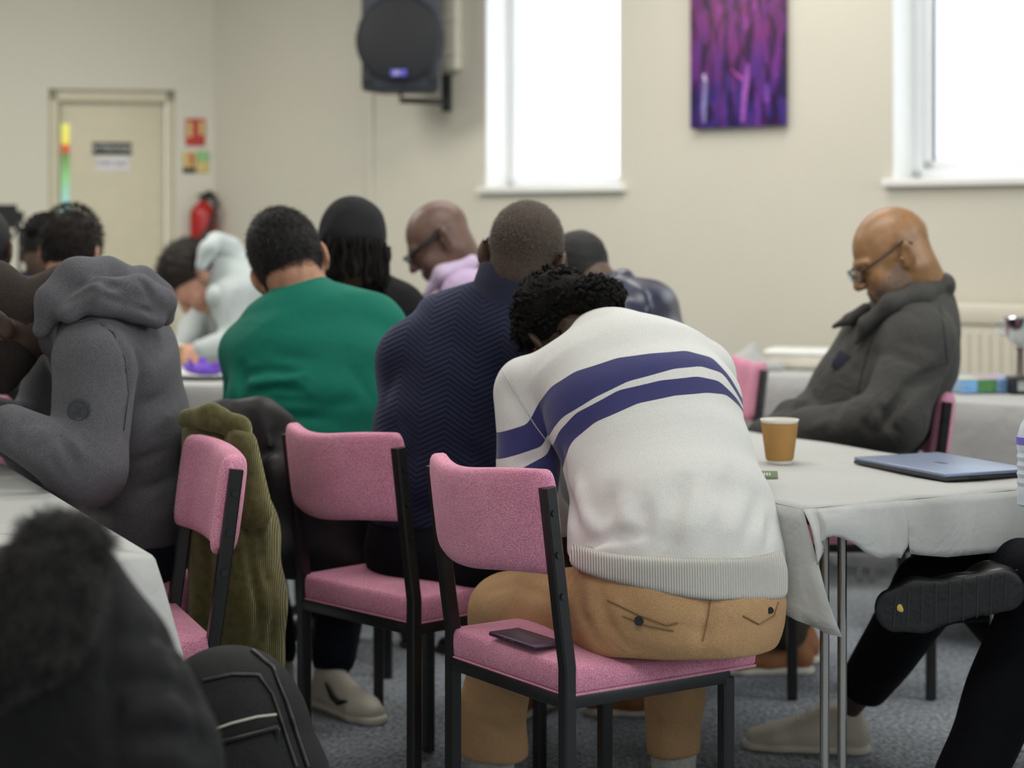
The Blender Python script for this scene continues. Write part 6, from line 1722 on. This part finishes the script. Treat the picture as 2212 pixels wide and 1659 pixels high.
# the other: one foot planted, the other ankle resting on the knee with the black sole turned to us
kB = pt(2262, 1290, 3.90); aB = pt(2075, 1725, 3.95); aB[2] = .10
a2 = pt(2180, 1232, 3.88); k2 = V(1.28, 3.55, .62)
PB, rb_, ob = leg_person('person in black trousers, black-soled shoe crossed on the knee, at the right edge', (-1, -.05), (1.66, 3.70, .56), {-1: k2, 1: kB}, {-1: a2, 1: aB}, {-1: nrm((-1, 0, 0)), 1: nrm((-.95, .2, 0))}, M['skin_brown'], None, None, None)
Q = Sdf(); Q.loft([(PB.torso[0][0], .17, .14), (PB.torso[0][0] + V(0, 0, .08), .16, .13)], PB.right, .03)
for sd in (-1, 1):
    Q.cone(PB.hip[sd], PB.knee[sd], .098, .080, .03); e = PB.ankle[sd] * .93 + PB.knee[sd] * .07; Q.chain([PB.knee[sd], e], [.082, .066], .02)
Q.rumple(.004, 13, 4); Q.build('black_trousers', M['trouser_black'], rb_, .007, 2, ob)
hl3 = V(aB[0] + .06, aB[1], 0); add_shoe(hl3, hl3 + nrm((-.95, .2, 0)) * .28, rb_, ob, M['shoe_black'], M['sole_black'], h=.008)
def turned_shoe():
    """foot lying on its side: built flat, then turned so the tread faces the photographer"""
    U, O = shoe_sdf(V(0, 0, 0), V(.275, 0, 0), w=.048)
    a = pt(2205, 1272, 3.72); b = pt(1930, 1322, 3.78); xd = nrm(b - a); zd = V(.08, 1, .05); zd = nrm(zd - xd * (zd @ xd)); yd = np.cross(zd, xd); R = np.stack([xd, yd, zd], 1)
    v, q = U.mesh(.005, 2); s = obj_from('shoe', v @ R.T + a, q, M['shoe_black'], rb_, ob)
    v, q = O.mesh(.0045, 1); so = obj_from('sole', v @ R.T + a, q, M['sole_black'], s, ob)
    bm = bmesh.new()
    for k in range(9):
        x = .03 + .027 * k; w = .030 + .012 * math.sin(math.pi * min(1, x / .26)) 
        add_tube(bm, [Vector(R @ V(x + .010, -w, .0) + a - ob), Vector(R @ V(x, 0, -.0006) + a - ob), Vector(R @ V(x - .010, w, .0) + a - ob)], .0016, 5)
    bm_obj('tread', bm, plain('worn_tread', (46, 47, 50), .55), so)
    bm = bmesh.new(); add_tube(bm, [Vector(R @ V(x, y, .030 + z) + a - ob) for x, y, z in ((.0, .030, .0), (-.008, .0, .006), (.03, -.044, .004), (.08, -.046, .0))], .0028, 6); bm_obj('heel_rim', bm, M['bolt'], s)
    c = R @ V(.235, .006, -.0012) + a - ob; Gm = Sdf(); Gm.ell(c, (.006, .002, .008), .002).ell(c + V(.004, 0, -.004), (.004, .002, .005), .002); v, q = Gm.mesh(.0012, 1); obj_from('stuck_speck', v, q, plain('yellow_speck', (196, 170, 90), .7), so)
turned_shoe()
dup(ch, (1.49, 4.20, 0), rz_of((-1, .15)), 'pink chair under the off-white-trainered person beyond the right edge', GC)
dup(ch, (1.68, 3.70, 0), rz_of((-1, -.05)), 'pink chair under the person with the crossed black shoe, beyond the right edge', GC)

# ------------------------------------------------------------------ coats and bags
def corduroy():
    m, nt, b = new_mat('olive_corduroy')
    col, nz, src = noise_mix(nt, lin((66, 63, 36)), lin((86, 82, 50)), 60, 3)
    nt.links.new(col, b.inputs['Base Color']); b.inputs['Roughness'].default_value = .9; b.inputs['Sheen Weight'].default_value = .5; b.inputs['Sheen Tint'].default_value = (.9, .85, .5, 1); b.inputs['Specular IOR Level'].default_value = .1
    wv = nd(nt, 'ShaderNodeTexWave'); wv.inputs['Scale'].default_value = 85; wv.inputs['Distortion'].default_value = .6; wv.inputs['Detail Scale'].default_value = .3
    nt.links.new(src, wv.inputs['Vector']); add_bump(nt, b, wv.outputs['Fac'], .5, .004)
    return m
S = Sdf()
S.loft(stat([(468, 938, 4.20, .060, .13), (478, 1010, 4.17, .075, .14), (500, 1150, 4.12, .088, .12), (516, 1300, 4.10, .092, .10), (522, 1430, 4.10, .094, .09)]), V(1, 0, 0), .04)
S.cone(pt(420, 935, 4.1), pt(430, 1330, 4.04), .030, .018, .02)
S.cone(pt(520, 960, 4.05), pt(545, 1100, 4.02), .035, .04, .03)
creases(S, [[(470, 925), (500, 1000), (520, 1100), .014, -.012], [(500, 1000), (540, 1200), (560, 1380), .014, -.014], [(445, 1000), (450, 1200), (455, 1380), .014, -.018], [(480, 1100), (492, 1400), .016, .012], [(528, 1000), (575, 1250), (590, 1430), .012, -.010], [(425, 900), (470, 905), (520, 945), .012, .010]])
S.rumple(.004, 13, 3); S.cut(pt(520, 1480, 4.1), (0, 0, -1))
o_ = pt(490, 1400, 4.12); o_[2] = 0
olv = corduroy()
oc = thing('corduroy_coat', 'olive corduroy coat hanging over a chair back behind the empty pink chair', 'coat', tuple(o_))
oc_b = S.build('coat_body', olv, oc, .006, 2, o_)
Lg = Sdf(); Lg.chain([pt(405, 905, 4.10), pt(455, 900, 4.06), pt(515, 925, 4.06), pt(536, 965, 4.04)], [.022, .026, .024, .014], .02); Lg.build('coat_collar', olv, oc_b, .005, 2, o_)
# black padded jacket over the green-shirted person's chair
bj = plain('black_padded_nylon', (26, 26, 27), .55, var=.35, scale=12, bump=.5, bscale=14, spec=.4)
S = Sdf(); S.chain([pt(400, 915, 4.56), pt(480, 900, 4.54), pt(560, 905, 4.54), pt(605, 935, 4.55)], [.030, .036, .038, .034], .05)
S.loft(stat([(505, 950, 4.53, .13, .045), (530, 1080, 4.51, .14, .055), (560, 1200, 4.50, .15, .06)]), V(1, 0, 0), .06)
S.loft(stat([(640, 1010, 4.52, .06, .05), (700, 1120, 4.52, .10, .05), (720, 1210, 4.52, .11, .05)]), V(1, 0, 0), .06)
creases(S, [[(470, 900), (490, 1000), (500, 1100), .014, -.014], [(540, 905), (548, 1000), (565, 1100), .014, -.016], [(580, 925), (590, 1050), .012, .010], [(510, 905), (520, 980), .012, .010], [(460, 960), (540, 985), (600, 975), .012, -.010]])
S.rumple(.006, 18, 13)
o_ = pt(590, 1200, 4.56); o_[2] = 0
pj = thing('padded_jacket', 'black padded jacket slung over the chair of the green-shirted person', 'jacket', tuple(o_))
S.build('jacket_body', bj, pj, .007, 2, o_)
# the near coat with a fur collar, out of focus at lower left, on its chair
S = Sdf()
S.loft(stat([(95, 1290, 2.24, .045, .07), (105, 1380, 2.23, .095, .085), (110, 1480, 2.22, .125, .09), (115, 1600, 2.22, .15, .10), (120, 1900, 2.22, .18, .11)]), V(1, 0, 0), .05)
S.cone(pt(185, 1262, 2.21), pt(330, 1630, 2.19), .042, .070, .05); S.cone(pt(330, 1630, 2.19), pt(350, 1900, 2.16), .070, .075, .05)
S.cone(pt(0, 1270, 2.22), pt(-90, 1650, 2.2), .05, .10, .05)
creases(S, [[(235, 1230), (240, 1400), (245, 1650), .010, -.012], [(335, 1330), (400, 1480), (430, 1640), .010, -.009], [(250, 1480), (330, 1470), (440, 1520), .014, -.010], [(260, 1600), (350, 1585), (460, 1610), .014, -.010], [(250, 1380), (320, 1370), (390, 1400), .012, -.007]])
S.rumple(.004, 14, 8)
o_ = pt(140, 1600, 2.2); o_[2] = 0
fcot = thing('fur_collared_coat', 'black coat with a dark fur collar hanging on a chair at the lower left corner', 'coat', tuple(o_))
S.build('coat_body', fabric('matt_black_coat_cloth', (13, 13, 15), (17, 17, 19), .7, 300, .1, .3, 14, .05, spec=.25), fcot, .006, 2, o_)
Fu = Sdf(); fpts = [pt(190, 1165, 2.12), pt(120, 1180, 2.11), pt(105, 1270, 2.10), pt(60, 1360, 2.09), pt(-30, 1440, 2.09)]; frad = [.022, .030, .050, .050, .040]
Fu.chain(fpts, frad, .03); Fu.rumple(.004, 60, 5)
fm = plain('black_brown_faux_fur', (15, 14, 14), .8, var=.6, scale=60, bump=.6, bscale=70)
fu = Fu.build('fur_collar', fm, fcot, .005, 1, o_)
vv = np.array([v.co[:] for v in fu.data.vertices]); nn_ = np.array([v.normal[:] for v in fu.data.vertices]); rs = np.random.RandomState(3)
ii = rs.choice(len(vv), 9000)
strands('fur_pile', vv[ii] + rs.normal(size=(9000, 3)) * .002, nn_[ii] + V(.1, 0, -.3), .017, plain('fur_hairs', (46, 44, 42), .6, var=.9, scale=28), fu, .0005, .4, .55, 4, None, .8, 4)
dup(ch, (-.72, 2.44, 0), rz_of((.05, 1)), 'pink chair under the fur-collared black coat at the lower left', GC)
# chair and olive knit seen behind the hooded person's chin
dup(ch, (-1.43, 5.25, 0), rz_of((.25, .97)), 'pink chair with an olive knit over its back, at the left edge', GC)
S = Sdf(); a_ = pt(-120, 812, 5.04); b_ = pt(58, 806, 5.0); S.cone(a_, b_, .036, .034, .02); S.loft([((a_ + b_) / 2 + V(0, 0, -.0), .11, .035), ((a_ + b_) / 2 + V(0, 0, -.02), .11, .035)], V(1, 0, 0), .02); S.rumple(.003, 30, 3)
kn = S.build('knitted_garment', fabric('olive_waffle_knit', (74, 66, 38), (118, 106, 66), .9, 160, .8, .1, 20), None, .006, 2); tag(kn, 'olive waffle-knit garment draped on a chair back at the left edge', 'jumper')
# backpack
S = Sdf(); S.loft(stat([(497, 1492, 3.07, .092, .075), (500, 1560, 3.06, .122, .10), (505, 1680, 3.05, .148, .115), (505, 2020, 3.05, .155, .12), (505, 2100, 3.05, .15, .115)]), V(1, -.1, 0), .03)
S.box(pt(505, 1950, 3.05) , (.14, .10, .16), .05, .05); S.rumple(.003, 14, 5); S.cut(V(0, 0, .004), (0, 0, -1))
o_ = pt(500, 1700, 3.05); o_[2] = 0
bp = thing('backpack', 'black backpack with a pale piped pocket standing by the empty pink chair', 'backpack', tuple(o_))
bb = S.build('bag_body', fabric('black_bag_canvas', (25, 25, 26), (33, 33, 34), .8, 260, .3, .15, 9, .05, spec=.25), bp, .006, 2, o_)
zp = plain('black_zip', (14, 14, 15), .35)
tube_on('zip_piping', S, [(440, 1470), (500, 1456), (560, 1458), (590, 1500), (612, 1570), (640, 1655)], .0035, zp, bb, o_)
tube_on('zip_piping', S, [(545, 1405), (590, 1440), (618, 1510), (640, 1580), (665, 1655)], .0045, zp, bb, o_)
tube_on('pale_piping', S, [(455, 1578), (500, 1562), (555, 1548), (597, 1543)], .0022, plain('pale_reflective_piping', (176, 172, 158), .4), bb, o_)
tube_on('zip_piping', S, [(462, 1606), (530, 1588), (600, 1570)], .005, zp, bb, o_)
zc = hit(S, 602, 1572) - o_; box_obj('zip_pull', (zc[0] - .004, zc[1] - .010, zc[2] - .030), (zc[0] + .004, zc[1] - .006, zc[2] + .002), M['bolt'], bb, .001)
